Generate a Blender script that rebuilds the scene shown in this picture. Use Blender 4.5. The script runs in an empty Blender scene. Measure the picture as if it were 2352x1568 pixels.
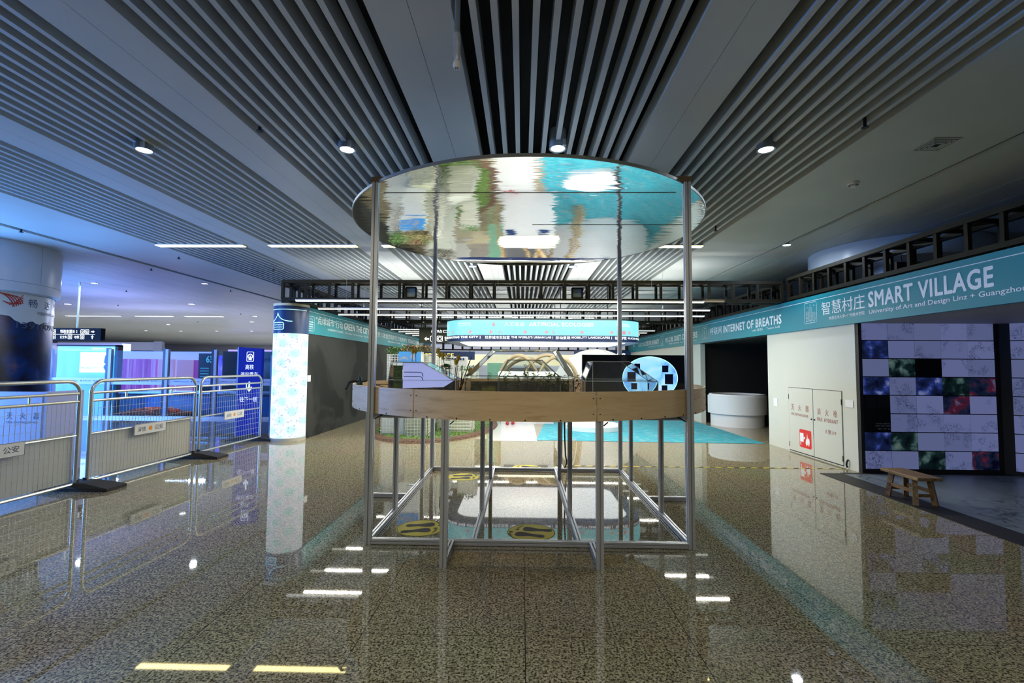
import bpy, math, random
from math import sin, cos, pi, radians, atan, sqrt, hypot
from mathutils import Vector, Matrix
random.seed(7)
SC = bpy.context.scene
COL = SC.collection

# ------------------------------------------------------------------ camera
TILT = atan((841 - 784) / 1080.0); YAW = atan(23 / 1080.0); ROLL = 0.007
fwd = Vector((-sin(YAW) * cos(TILT), cos(YAW) * cos(TILT), sin(TILT)))
rgt = Vector((cos(YAW), sin(YAW), 0)); upv = rgt.cross(fwd)
r2 = rgt * cos(ROLL) + upv * sin(ROLL); u2 = -rgt * sin(ROLL) + upv * cos(ROLL)
cam_d = bpy.data.cameras.new('camera'); cam = bpy.data.objects.new('camera', cam_d); COL.objects.link(cam)
cam_d.sensor_width = 36.0; cam_d.lens = 36.0 * 1080 / 2352; cam_d.clip_start = 0.05; cam_d.clip_end = 300
M = Matrix((r2, u2, -fwd)).transposed().to_4x4(); M.translation = Vector((0, 0, 1.4))
cam.matrix_world = M
SC.camera = cam
# ------------------------------------------------------------------ view, world
vs = SC.view_settings
SC.display_settings.display_device = 'sRGB'
vs.view_transform = 'Standard'; vs.look = 'None'; vs.gamma = 1; vs.exposure = 0.0; vs.use_curve_mapping = False
W = bpy.data.worlds.new('world'); SC.world = W; W.use_nodes = True
W.node_tree.nodes['Background'].inputs[0].default_value = (.36, .50, .72, 1)
W.node_tree.nodes['Background'].inputs[1].default_value = 0.08
SC.cycles.max_bounces = 8; SC.cycles.transparent_max_bounces = 24; SC.cycles.sample_clamp_indirect = 6
SC.cycles.caustics_reflective = False; SC.cycles.caustics_refractive = False

# ------------------------------------------------------------------ lamps of the hall (area lamps at the light fittings, plus added fills without one)
def area(name, loc, aim, sx, sy, power, color, spread=180):
    d = bpy.data.lights.new(name, 'AREA'); d.shape = 'RECTANGLE'; d.size = sx; d.size_y = sy
    d.energy = power; d.color = color; d.spread = radians(spread)
    o = bpy.data.objects.new(name, d); COL.objects.link(o); o.location = loc
    o.rotation_euler = (Vector(aim) - Vector(loc)).to_track_quat('-Z', 'Y').to_euler()
    return o
WARM = (1, .93, .72); COOL = (.80, .90, 1); BLUE = (.22, .36, 1); VIO = (.50, .46, 1)
# concourse beyond the barriers: added blue and violet lamps stand in for assumed, unseen screens
area('added_blue_fill', (-14.5, 8.0, 1.5), (-8, 9.5, 3.1), 5, 1.6, 700, (.14, .32, 1))
area('added_blue_fill', (-10.6, 4.9, 1.3), (-7.0, 9.5, 3.1), 3, 1.4, 850, (.13, .38, 1))
area('added_uplight_fill', (-11.6, 12.6, 1.95), (-11.6, 12.9, 3.2), 1.6, .3, 22, (.40, .42, 1))  # added unseen uplights, no fitting, to brighten the concourse ceiling
area('added_uplight_fill', (-13, 15.8, 1.95), (-13, 16.0, 3.2), 4, .3, 45, (.42, .44, 1))
for yy in (17.45, 24.0, 31.0, 38.0):
    for xx in (-24, -19, -15.8, -12.5, -8.5): area('concourse_strip_fill', (xx * 1.08, yy * 1.08, 3.27), (xx * 1.08, yy * 1.08, 0), 1.6, .16, 320, (.62, .70, 1))  # first row near the strip fittings, farther rows added to brighten the ceiling
area('added_flower_fill', (-9.75, 12.42, 1.9), (-9.75, 12.42, 0), .2, .1, 14, (1, .7, .4), 60)  # added warm fill so the flower bed reads orange; no fitting there
# LED tubes of the exhibition area
for yy, pw in ((8.17, 95), (9.04, 85), (10.1, 50), (12.2, 50), (14.2, 50), (16.0, 50), (18.3, 60)):
    area('tube_glow', (-.1, yy, 2.47), (-.1, yy, 0), 7.2, .04, pw * 1.35, (1, .95, .82))
    area('tube_glow', (-.1, yy, 2.535), (-.1, yy, 4), 7.2, .04, min(pw * 1.3, 50), (1, .97, .92), 150)
# round downlights, their lenses are built below; the long strips light through their own diffusers
for sx, sy in ((-3.13, 3.73), (-1.44, 3.73), (.28, 3.72), (1.96, 3.75), (3.86, 6.87), (-7.1, 10.29), (-9.61, 10.28)):
    area('downlight_glow', (sx * 1.0833, sy * 1.0833, 3.28), (sx * 1.0833, sy * 1.0833, 0), .1, .1, 14, COOL)
# strips of the bays behind the viewer
for sy in (-.9,):
    for sx in (-5, -3.2, -1.5, .25, 1.95):
        area('strip_glow', (sx, sy, 3.32), (sx, sy, 0), 1.3, .11, 24, (1, .94, .80))

# ------------------------------------------------------------------ materials
MATS = {}
def nt(name):
    m = bpy.data.materials.new(name); m.use_nodes = True; MATS[name] = m
    return m, m.node_tree, m.node_tree.nodes['Principled BSDF']
def mat(name, col, rough=.5, metal=0, emis=None, es=0, alpha=1, var=.06, scale=8, bump=0, bscale=60, spec=.5, trans=0):
    """Procedural material: base colour broken up by noise, optional bump / emission."""
    if name in MATS: return MATS[name]
    m, t, b = nt(name)
    tc = t.nodes.new('ShaderNodeTexCoord'); nz = t.nodes.new('ShaderNodeTexNoise'); nz.inputs['Scale'].default_value = scale
    nz.inputs['Detail'].default_value = 4
    t.links.new(tc.outputs['Object'], nz.inputs['Vector'])
    mx = t.nodes.new('ShaderNodeMix'); mx.data_type = 'RGBA'
    mx.inputs[6].default_value = (*[max(0, c * (1 - var)) for c in col], 1); mx.inputs[7].default_value = (*[min(1, c * (1 + var)) for c in col], 1)
    t.links.new(nz.outputs['Fac'], mx.inputs[0]); t.links.new(mx.outputs[2], b.inputs['Base Color'])
    b.inputs['Roughness'].default_value = rough; b.inputs['Metallic'].default_value = metal
    b.inputs['Specular IOR Level'].default_value = spec; b.inputs['Alpha'].default_value = alpha
    if trans: b.inputs['Transmission Weight'].default_value = trans
    if emis:
        b.inputs['Emission Color'].default_value = (*emis, 1); b.inputs['Emission Strength'].default_value = es
    if bump:
        n2 = t.nodes.new('ShaderNodeTexNoise'); n2.inputs['Scale'].default_value = bscale; t.links.new(tc.outputs['Object'], n2.inputs['Vector'])
        bp = t.nodes.new('ShaderNodeBump'); bp.inputs['Strength'].default_value = bump; bp.inputs['Distance'].default_value = .01
        t.links.new(n2.outputs['Fac'], bp.inputs['Height']); t.links.new(bp.outputs['Normal'], b.inputs['Normal'])
    return m
def N(t, typ, **kw):
    n = t.nodes.new(typ)
    for k, v in kw.items():
        if k.startswith('i_'): n.inputs[k[2:].replace('_', ' ')].default_value = v
        else: setattr(n, k, v)
    return n
def ramp(t, src, stops):
    r = t.nodes.new('ShaderNodeValToRGB'); t.links.new(src, r.inputs[0]); e = r.color_ramp.elements
    while len(e) < len(stops): e.new(.5)
    for el, (p, c) in zip(e, stops): el.position = p; el.color = (*c, 1) if len(c) == 3 else c
    return r

def granite():
    m, t, b = nt('granite'); L = t.links.new
    tc = N(t, 'ShaderNodeTexCoord'); P = tc.outputs['Object']
    n1 = N(t, 'ShaderNodeTexNoise', i_Scale=80.0, i_Detail=3.0, i_Roughness=.65); L(P, n1.inputs['Vector'])
    n2 = N(t, 'ShaderNodeTexNoise', i_Scale=230.0, i_Detail=2.0); L(P, n2.inputs['Vector'])
    n3 = N(t, 'ShaderNodeTexNoise', i_Scale=1.3, i_Detail=2.0); L(P, n3.inputs['Vector'])
    c1 = ramp(t, n1.outputs['Fac'], [(.37, (.035, .03, .02)), (.45, (.20, .18, .125)), (.50, (.46, .42, .31)), (.62, (.66, .61, .47))])
    c2 = ramp(t, n2.outputs['Fac'], [(.35, (.33, .33, .32)), (.55, (1, .97, .84))])
    mm = N(t, 'ShaderNodeMix', data_type='RGBA', blend_type='MULTIPLY'); mm.inputs[0].default_value = .8
    L(c1.outputs[0], mm.inputs[6]); L(c2.outputs[0], mm.inputs[7])
    n4 = N(t, 'ShaderNodeTexNoise', i_Scale=24.0, i_Detail=4.0, i_Roughness=.7); L(P, n4.inputs['Vector'])
    c4 = ramp(t, n4.outputs['Fac'], [(.40, (.52, .52, .50)), (.54, (1, 1, 1))])
    m4 = N(t, 'ShaderNodeMix', data_type='RGBA', blend_type='MULTIPLY'); m4.inputs[0].default_value = .8
    L(mm.outputs[2], m4.inputs[6]); L(c4.outputs[0], m4.inputs[7])
    # tile joints: dark thin lines every 0.852 m
    sp = N(t, 'ShaderNodeSeparateXYZ'); L(P, sp.inputs[0])
    def line(out, off, w):
        a = N(t, 'ShaderNodeMath', operation='SUBTRACT'); L(out, a.inputs[0]); a.inputs[1].default_value = off
        q = N(t, 'ShaderNodeMath', operation='PINGPONG'); L(a.outputs[0], q.inputs[0]); q.inputs[1].default_value = .426
        l = N(t, 'ShaderNodeMath', operation='LESS_THAN'); L(q.outputs[0], l.inputs[0]); l.inputs[1].default_value = w
        return l
    lx = line(sp.outputs[0], .025, .0022); ly = line(sp.outputs[1], 2.52, .0014)
    mxj = N(t, 'ShaderNodeMath', operation='MAXIMUM'); L(lx.outputs[0], mxj.inputs[0]); L(ly.outputs[0], mxj.inputs[1])
    # tone drifts a little from tile to tile
    v = N(t, 'ShaderNodeMix', data_type='RGBA', blend_type='MULTIPLY'); v.inputs[0].default_value = .25
    L(m4.outputs[2], v.inputs[6]); L(n3.outputs['Color'], v.inputs[7])
    j = N(t, 'ShaderNodeMix', data_type='RGBA'); L(mxj.outputs[0], j.inputs[0]); L(v.outputs[2], j.inputs[6]); j.inputs[7].default_value = (.02, .02, .018, 1)
    L(j.outputs[2], b.inputs['Base Color'])
    b.inputs['Roughness'].default_value = .028; b.inputs['IOR'].default_value = 1.5
    return m
def plywood():
    m, t, b = nt('plywood'); L = t.links.new
    tc = N(t, 'ShaderNodeTexCoord'); mp = N(t, 'ShaderNodeMapping'); mp.inputs['Scale'].default_value = (1, 1, 7); L(tc.outputs['Object'], mp.inputs[0])
    n = N(t, 'ShaderNodeTexNoise', i_Scale=2.2, i_Detail=6.0, i_Distortion=1.2); L(mp.outputs[0], n.inputs['Vector'])
    w = N(t, 'ShaderNodeTexNoise', i_Scale=26.0, i_Detail=3.0); L(mp.outputs[0], w.inputs['Vector'])
    c = ramp(t, n.outputs['Fac'], [(.28, (.60, .39, .19)), (.42, (.82, .60, .35)), (.62, (.88, .68, .43)), (.75, (.78, .56, .32))])
    mm = N(t, 'ShaderNodeMix', data_type='RGBA', blend_type='MULTIPLY'); mm.inputs[0].default_value = .15
    L(c.outputs[0], mm.inputs[6]); L(w.outputs['Color'], mm.inputs[7]); L(mm.outputs[2], b.inputs['Base Color'])
    b.inputs['Roughness'].default_value = .5
    return m
def mirror():
    m, t, b = nt('mirror_foil'); L = t.links.new
    tc = N(t, 'ShaderNodeTexCoord')
    def wob(sx, sy, sc, det, amp, src):
        mp = N(t, 'ShaderNodeMapping'); mp.inputs['Scale'].default_value = (sx, sy, 1); L(tc.outputs['Object'], mp.inputs[0])
        n = N(t, 'ShaderNodeTexNoise', i_Scale=sc, i_Detail=det, i_Roughness=.7); L(mp.outputs[0], n.inputs['Vector'])
        q = N(t, 'ShaderNodeMath', operation='SUBTRACT'); L(n.outputs['Fac'], q.inputs[0]); q.inputs[1].default_value = .5
        r = N(t, 'ShaderNodeMath', operation='MULTIPLY_ADD'); L(q.outputs[0], r.inputs[0]); r.inputs[1].default_value = amp
        if src: L(src.outputs[0], r.inputs[2])
        else: r.inputs[2].default_value = 0
        return r
    wx_ = wob(1.2, 20, 2.0, 6.0, .17, wob(2.4, 1.6, 1.3, 1.0, .07, None))
    wy_ = wob(.8, 7, 1.3, 2.0, .022, None)
    cb_ = N(t, 'ShaderNodeCombineXYZ'); L(wx_.outputs[0], cb_.inputs[0]); L(wy_.outputs[0], cb_.inputs[1])
    g = N(t, 'ShaderNodeNewGeometry'); ad = N(t, 'ShaderNodeVectorMath', operation='ADD'); L(g.outputs['Normal'], ad.inputs[0]); L(cb_.outputs[0], ad.inputs[1])
    nm = N(t, 'ShaderNodeVectorMath', operation='NORMALIZE'); L(ad.outputs[0], nm.inputs[0]); L(nm.outputs[0], b.inputs['Normal'])
    nn = N(t, 'ShaderNodeTexNoise', i_Scale=3.0); L(tc.outputs['Object'], nn.inputs['Vector'])
    c = ramp(t, nn.outputs['Fac'], [(.3, (.90, .92, .93)), (.7, (.94, .95, .96))]); L(c.outputs[0], b.inputs['Base Color'])
    b.inputs['Metallic'].default_value = 1; b.inputs['Roughness'].default_value = .012
    return m
def streaks(name, base, ink, scale=6, thr=.57, emis=0, rough=.6, band=.06, dist=1.5, mapscale=(1, 1, 1), dark=False):
    """Paper-like base with thin inky strokes of noise, gathered in patches."""
    m, t, b = nt(name); L = t.links.new
    tc = N(t, 'ShaderNodeTexCoord'); mp = N(t, 'ShaderNodeMapping'); mp.inputs['Scale'].default_value = mapscale; L(tc.outputs['Object'], mp.inputs[0])
    n = N(t, 'ShaderNodeTexNoise', i_Scale=float(scale), i_Detail=6.0, i_Distortion=float(dist)); L(mp.outputs[0], n.inputs['Vector'])
    p = N(t, 'ShaderNodeTexNoise', i_Scale=scale / 4.0, i_Detail=1.0); L(mp.outputs[0], p.inputs['Vector'])
    a = ramp(t, n.outputs['Fac'], [(.5 - band, (0, 0, 0)), (.5, (1, 1, 1)), (.5 + band, (0, 0, 0))])
    g = ramp(t, p.outputs['Fac'], [(thr - .04, (0, 0, 0)), (thr + .05, (1, 1, 1))])
    mu = N(t, 'ShaderNodeMath', operation='MULTIPLY'); L(a.outputs[0], mu.inputs[0]); L(g.outputs[0], mu.inputs[1])
    x = N(t, 'ShaderNodeMix', data_type='RGBA'); L(mu.outputs[0], x.inputs[0]); x.inputs[6].default_value = (*base, 1); x.inputs[7].default_value = (*ink, 1)
    if dark: b.inputs['Base Color'].default_value = (.01, .01, .015, 1)
    else: L(x.outputs[2], b.inputs['Base Color'])
    b.inputs['Roughness'].default_value = rough
    if emis: L(x.outputs[2], b.inputs['Emission Color']); b.inputs['Emission Strength'].default_value = emis
    return m
def blobs(name, stops, scale=4, emis=0, rough=.5, mapscale=(1, 1, 1), dist=.8, detail=5.0, metal=0, bump=0, dark=False):
    m, t, b = nt(name); L = t.links.new
    tc = N(t, 'ShaderNodeTexCoord'); mp = N(t, 'ShaderNodeMapping'); mp.inputs['Scale'].default_value = mapscale; L(tc.outputs['Object'], mp.inputs[0])
    n = N(t, 'ShaderNodeTexNoise', i_Scale=float(scale), i_Detail=detail, i_Distortion=float(dist)); L(mp.outputs[0], n.inputs['Vector'])
    c = ramp(t, n.outputs['Fac'], stops)
    if dark: b.inputs['Base Color'].default_value = (.01, .01, .015, 1)
    else: L(c.outputs[0], b.inputs['Base Color'])
    b.inputs['Roughness'].default_value = rough; b.inputs['Metallic'].default_value = metal
    if emis: L(c.outputs[0], b.inputs['Emission Color']); b.inputs['Emission Strength'].default_value = emis
    if bump:
        bp = N(t, 'ShaderNodeBump'); bp.inputs['Strength'].default_value = bump; L(n.outputs['Fac'], bp.inputs['Height']); L(bp.outputs[0], b.inputs['Normal'])
    return m
def stripes(name, stops, axis=0, scale=5, rough=.5, emis=0):
    ms = [.02, .02, .02]; ms[axis] = 1
    return blobs(name, stops, scale, emis, rough, tuple(ms), 0, 3.0)

granite_m = granite(); ply_m = plywood(); mirror_m = mirror()
ceil_m = blobs('ceiling_panel', [(.3, (.50, .53, .53)), (.7, (.55, .58, .57))], 1.2, rough=.42)
slat_m = mat('baffle_metal', (.50, .54, .55), .4, .1, var=.03)
void_m = mat('void_black', (.012, .014, .016), .9)
alu = mat('aluminium_profile', (.66, .69, .77), .35, .6, var=.04, scale=20)
steel = mat('galvanised_steel', (.55, .56, .55), .33, .85, var=.08, scale=14)
black_truss = mat('truss_black', (.013, .011, .006), .5, 0, var=.3, scale=5, spec=.25)
rubber = mat('rubber_black', (.02, .02, .022), .7, bump=.2)
white_m = mat('white_paint', (.60, .62, .57), .55, var=.02, scale=3)
white_lam = mat('white_laminate', (.80, .81, .84), .4, var=.02, scale=3)
cream = mat('cream_cap', (.80, .72, .50), .5)
blackboard = blobs('blackboard_paint', [(.36, (.003, .005, .006)), (.46, (.005, .008, .009)), (.50, (.024, .028, .028)), (.70, (.030, .036, .036))], .55, rough=.85, dist=1.1, detail=3.0)
teal = blobs('teal_banner', [(.35, (.002, .21, .30)), (.65, (.004, .27, .33))], .5, rough=.45)
txt_w = mat('lettering_white', (.88, .92, .97), .5, var=.02)
txt_wl = mat('lettering_lit', (.05, .05, .05), .5, emis=(.92, .97, 1), es=2.2, var=.01)
txt_d = mat('lettering_navy', (.03, .05, .13), .5)
txt_r = mat('lettering_red', (.30, .05, .03), .5)
black_m = mat('matt_black', (.01, .01, .012), .6)
navy = blobs('navy_band', [(.3, (.010, .035, .13)), (.7, (.018, .055, .19))], 1.5, rough=.35)
lens_m = mat('lamp_lens', (1, 1, 1), .5, emis=(.93, .97, 1), es=22, var=0)
lens_far = mat('lamp_lens_far', (1, 1, 1), .5, emis=(.93, .97, 1), es=9, var=0)
strip_m = mat('strip_diffuser', (1, 1, 1), .5, emis=(1, .84, .34), es=15, var=0)
tube_m = mat('tube_diffuser', (1, 1, 1), .5, emis=(1, .97, .85), es=1.6, var=0)
tube_far = mat('tube_diffuser_far', (1, 1, 1), .5, emis=(1, .98, .90), es=3.0, var=0)
lampbody = mat('lamp_body', (.28, .34, .40), .35, .3)
acrylic = None
def glassy(name, tint=(.93, .97, 1), a=.16, rough=.03, ior=1.45):
    m, t, b = nt(name); L = t.links.new
    tr = N(t, 'ShaderNodeBsdfTransparent'); tr.inputs[0].default_value = (*tint, 1)
    gl = N(t, 'ShaderNodeBsdfGlossy'); gl.inputs['Roughness'].default_value = rough
    df = N(t, 'ShaderNodeBsdfDiffuse'); nz = N(t, 'ShaderNodeTexNoise', i_Scale=9.0, i_Detail=4.0)
    c = ramp(t, nz.outputs['Fac'], [(.4, (.45, .48, .5)), (.8, (.8, .82, .84))]); L(c.outputs[0], df.inputs[0])
    fr = N(t, 'ShaderNodeFresnel'); fr.inputs[0].default_value = ior
    m1 = N(t, 'ShaderNodeMixShader'); L(fr.outputs[0], m1.inputs[0]); L(tr.outputs[0], m1.inputs[1]); L(gl.outputs[0], m1.inputs[2])
    m2 = N(t, 'ShaderNodeMixShader'); m2.inputs[0].default_value = a; L(m1.outputs[0], m2.inputs[1]); L(df.outputs[0], m2.inputs[2])
    out = [x for x in t.nodes if x.type == 'OUTPUT_MATERIAL'][0]; L(m2.outputs[0], out.inputs[0])
    return m
acrylic = glassy('acrylic_clear', (.92, .96, .97), .07)
acrylic_edge = mat('acrylic_edge', (.62, .70, .70), .2, var=.05, alpha=.75)
glass_m = glassy('partition_glass', (.80, .92, 1), .03, .02, 1.12)

# ------------------------------------------------------------------ mesh helpers
def origin(o):
    v = Vector((0, 0, 0))
    while o: v += o.location; o = o.parent
    return v
class MB:
    def __init__(s): s.v = []; s.f = []; s.mi = []; s.m = 0
    def add(s, vs, fs):
        b = len(s.v); s.v += [tuple(x) for x in vs]; s.f += [tuple(b + i for i in f) for f in fs]; s.mi += [s.m] * len(fs); return s
    def box(s, x0, y0, z0, x1, y1, z1):
        x0, x1 = min(x0, x1), max(x0, x1); y0, y1 = min(y0, y1), max(y0, y1); z0, z1 = min(z0, z1), max(z0, z1)
        return s.add([(x0, y0, z0), (x1, y0, z0), (x1, y1, z0), (x0, y1, z0), (x0, y0, z1), (x1, y0, z1), (x1, y1, z1), (x0, y1, z1)],
                     [(0, 3, 2, 1), (4, 5, 6, 7), (0, 1, 5, 4), (1, 2, 6, 5), (2, 3, 7, 6), (3, 0, 4, 7)])
    def quad(s, a, b, c, d): return s.add([a, b, c, d], [(0, 1, 2, 3)])
    def prism(s, pts, vec):
        """closed planar polygon pts (3d) swept by vec"""
        n = len(pts); vec = Vector(vec); q = [Vector(p) for p in pts]
        return s.add(q + [p + vec for p in q], [tuple(range(n - 1, -1, -1)), tuple(range(n, 2 * n))] + [(i, (i + 1) % n, n + (i + 1) % n, n + i) for i in range(n)])
    def tube(s, pts, r, n=8, cap=True, rs=None):
        pts = [Vector(p) for p in pts]; k = len(pts); vs = []; prev = None
        for i, p in enumerate(pts):
            d = (pts[min(i + 1, k - 1)] - pts[max(i - 1, 0)]).normalized()
            if prev is None: a = d.orthogonal().normalized()
            else: a = (prev - d * prev.dot(d)); a = a.normalized() if a.length > 1e-6 else d.orthogonal().normalized()
            prev = a; b = d.cross(a); rr = rs[i] if rs else r
            vs += [p + (a * cos(2 * pi * j / n) + b * sin(2 * pi * j / n)) * rr for j in range(n)]
        fs = [(i * n + j, i * n + (j + 1) % n, (i + 1) * n + (j + 1) % n, (i + 1) * n + j) for i in range(k - 1) for j in range(n)]
        if cap: fs += [tuple(range(n - 1, -1, -1)), tuple(range((k - 1) * n, k * n))]
        return s.add(vs, fs)
    def bar(s, a, b, w, h=None):
        """square bar from a to b"""
        h = h or w; a = Vector(a); b = Vector(b); d = (b - a).normalized()
        u = d.cross(Vector((0, 0, 1))); u = u.normalized() if u.length > 1e-4 else Vector((1, 0, 0)); v = u.cross(d)
        P = [a + u * i * w / 2 + v * j * h / 2 for i, j in ((-1, -1), (1, -1), (1, 1), (-1, 1))]
        return s.prism(P, b - a)
    def lathe(s, c, prof, n=32, a0=0, a1=2 * pi):
        c = Vector(c); full = abs(a1 - a0 - 2 * pi) < 1e-6; m = n if full else n + 1
        vs = [c + Vector((r * cos(a0 + (a1 - a0) * j / n), r * sin(a0 + (a1 - a0) * j / n), z)) for r, z in prof for j in range(m)]
        fs = [(i * m + j, i * m + (j + 1) % m, (i + 1) * m + (j + 1) % m, (i + 1) * m + j) for i in range(len(prof) - 1) for j in range(n)]
        return s.add(vs, fs)
    def build(s, name, m, parent=None, smooth=False, bevel=0, loc=None):
        off = origin(parent) if parent else Vector((0, 0, 0))
        me = bpy.data.meshes.new(name); me.from_pydata([tuple(Vector(v) - off) for v in s.v], [], s.f)
        for x in (m if isinstance(m, (list, tuple)) else [m]): me.materials.append(x)
        for p, i in zip(me.polygons, s.mi): p.material_index = i; p.use_smooth = smooth
        me.update()
        o = bpy.data.objects.new(name, me); COL.objects.link(o)
        if parent: o.parent = parent
        if bevel:
            bv = o.modifiers.new('bevel', 'BEVEL'); bv.width = bevel; bv.segments = 2; bv.limit_method = 'ANGLE'
        if smooth:
            try: me.set_sharp_from_angle(angle=radians(40))
            except Exception: pass
        return o
class Multi:
    """like MB, but every piece of writing becomes an object of its own"""
    def __init__(s): s.parts = []
    def new(s): s.parts.append(MB())
    def add(s, v, f): s.parts[-1].add(v, f); return s
    def build(s, name, m, parent=None):
        for p in s.parts: p.build(name, m, parent)
def recenter(o):
    """moves a top-level mesh's origin to the middle of its base"""
    me = o.data; xs = [v.co for v in me.vertices]
    c = Vector(((min(v.x for v in xs) + max(v.x for v in xs)) / 2, (min(v.y for v in xs) + max(v.y for v in xs)) / 2, min(v.z for v in xs)))
    me.transform(Matrix.Translation(-c)); o.location = o.location + c
    return o
def tag(o, label, cat, group=None, kind=None):
    if label: o['label'] = label
    if cat: o['category'] = cat
    if group: o['group'] = group
    if kind: o['kind'] = kind
    return o
def thing(name, label, cat, loc=(0, 0, 0), group=None):
    o = bpy.data.objects.new(name, None); COL.objects.link(o); o.location = loc; o.empty_display_size = .1
    return tag(o, label, cat, group)
def struct(o): o['kind'] = 'structure'; return o
def dup(root, loc, label=None, group=None, rz=None):
    r = root.copy(); COL.objects.link(r); r.location = loc
    if label: r['label'] = label
    if group: r['group'] = group
    if rz is not None: r.rotation_euler = (0, 0, rz)
    for ch in list(root.children):
        c = ch.copy(); COL.objects.link(c); c.parent = r
        for g in list(ch.children):
            d = g.copy(); COL.objects.link(d); d.parent = c
    return r
_txt = {}
def textverts(s, bold):
    key = (s, bold)
    if key in _txt: return _txt[key]
    cu = bpy.data.curves.new('t', 'FONT'); cu.body = s; cu.size = 1; cu.offset = bold; cu.resolution_u = 3; cu.extrude = 0; cu.fill_mode = 'FRONT'; cu.space_character = 1.08 if len(s) > 6 and s.isupper() else 1
    o = bpy.data.objects.new('t', cu); COL.objects.link(o)
    dg = bpy.context.evaluated_depsgraph_get(); me = bpy.data.meshes.new_from_object(o.evaluated_get(dg))
    v = [tuple(x.co) for x in me.vertices]; f = [tuple(p.vertices) for p in me.polygons]
    bpy.data.objects.remove(o); bpy.data.curves.remove(cu); bpy.data.meshes.remove(me)
    _txt[key] = (v, f); return v, f
def letter(mb, s, o, u, v, w, h, bold=.02, fn=None):
    """writes s into mb: box w x h with lower left corner o, along u, up v; fn maps (x, y) to a point instead"""
    heavy = bold if (fn is None and bold > .009 and any(ch in s for ch in 'MNW')) else 0
    if heavy: bold = .0001
    if any(ord(ch) > 0x2fff for ch in s): bold = 0
    vs, fs = textverts(s, 0 if heavy else bold)
    if not vs: return
    if hasattr(mb, 'new'): mb.new()
    x0 = min(a[0] for a in vs); x1 = max(a[0] for a in vs); y0 = min(a[1] for a in vs); y1 = max(a[1] for a in vs)
    if w is None: w = h * (x1 - x0) / (y1 - y0)
    o, u, v = (Vector(o), Vector(u), Vector(v)) if fn is None else (None,) * 3
    if fn is None and heavy:      # heavy strokes: five thin layers, each shifted a little
        sx_ = w / (x1 - x0) * heavy; sy_ = h / (y1 - y0) * heavy; n_ = u.cross(v)
        for i, (dx_, dy_) in enumerate(((0, 0), (-1, .3), (1, -.3), (-.5, -.8), (.5, .8))):
            mb.add([o + u * ((q[0] - x0) / (x1 - x0) * w + dx_ * sx_) + v * ((q[1] - y0) / (y1 - y0) * h + dy_ * sy_) + n_ * (.0003 * i) for q in vs], fs)
        return
    P = []
    for a in vs:
        X = (a[0] - x0) / (x1 - x0) * w; Y = (a[1] - y0) / (y1 - y0) * h
        P.append(o + u * X + v * Y if fn is None else fn(X, Y))
    mb.add(P, fs)
def outline(mb, o, u, v, pts, t, close=True, fn=None):
    """thin flat stroke along 2d pts"""
    o, u, v = Vector(o), Vector(u), Vector(v); k = len(pts)
    for i in range(k if close else k - 1):
        a = Vector(pts[i]); b = Vector(pts[(i + 1) % k]); d = (b - a)
        if d.length < 1e-6: continue
        d.normalize(); n = Vector((-d.y, d.x)) * t / 2; a = a - d * t / 2; b = b + d * t / 2
        mb.add([o + u * q.x + v * q.y for q in (a - n, b - n, b + n, a + n)], [(0, 1, 2, 3)])
def rrect(w, h, r, n=4):
    P = []
    for cx_, cy_, a in ((w - r, r, -90), (w - r, h - r, 0), (r, h - r, 90), (r, r, 180)):
        P += [(cx_ + r * cos(radians(a + 90 * i / n)), cy_ + r * sin(radians(a + 90 * i / n))) for i in range(n + 1)]
    return P
def poly(mb, o, u, v, pts):
    o, u, v = Vector(o), Vector(u), Vector(v); mb.add([o + u * p[0] + v * p[1] for p in pts], [tuple(range(len(pts)))])

# ================================================================== SETTING
CE = 3.35
struct(MB().box(-42, -7, -.12, 22, 48, 0).build('floor', granite_m))
ceiling = struct(MB().box(-42, -7, 3.9, 22, 48, 3.95).build('ceiling', void_m))
BAY0, BW, PER = -.396, 1.395, 1.861
pan = MB(); seam = MB()
bays = [(BAY0 + k * PER, BAY0 + k * PER + BW) for k in (-3, -2, -1, 0, 1)]
Y0c, Y1c = -7, 37
for a, b in zip(bays[:-1], bays[1:]):
    m = (a[1] + b[0]) / 2
    pan.box(a[1], Y0c, CE, m - .0015, Y1c, CE + .14); pan.box(m + .0015, Y0c, CE, b[0], Y1c, CE + .14)
pan.box(bays[-1][1], Y0c, CE, 4.106, 47.9, CE + .14)
xs = [4.18 + .45 * i for i in range(40)]
for a, b in zip(xs[:-1], xs[1:]): pan.box(a, Y0c, CE, b - .012, 48, CE + .03)
pan.box(-7.30, Y0c, CE, bays[0][0], 48, CE + .14)
xs = [-7.43 - .65 * i for i in range(54)]
for a, b in zip(xs[:-1], xs[1:]): pan.box(a, Y0c, CE, b + .006, 48, CE + .03)
pan.build('ceiling_panels', ceil_m, ceiling)
for a, b in bays:
    s = MB(); p = BW / 12
    for i in range(11):
        x = a + p * (i + 1); s.box(x - .019, Y0c, CE, x + .019, Y1c, CE + .13)
    s.build('baffle_slats', slat_m, ceiling)
MB().box(bays[0][0], Y1c, CE, bays[-1][1], 48, CE + .1).build('end_panel', ceil_m, ceiling)
for yy in (1.2, 4.9, 8.6, 12.3, 16, 19.7):
    MB().box(-6.0, yy, CE + .14, 3.0, yy + .03, CE + .17).build('baffle_carrier', void_m, ceiling)
# far walls
wm = mat('far_wall', (.60, .62, .74), .6, var=.1, scale=.6)
struct(MB().box(-42, 47.8, 0, 22, 48, 3.9).build('wall_back', wm)); struct(MB().box(-42.2, -7, 0, -42, 48, 3.9).build('wall_left', wm)); struct(MB().box(21.9, -7, 0, 22.1, 48, 3.9).build('wall_right', wm))

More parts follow.
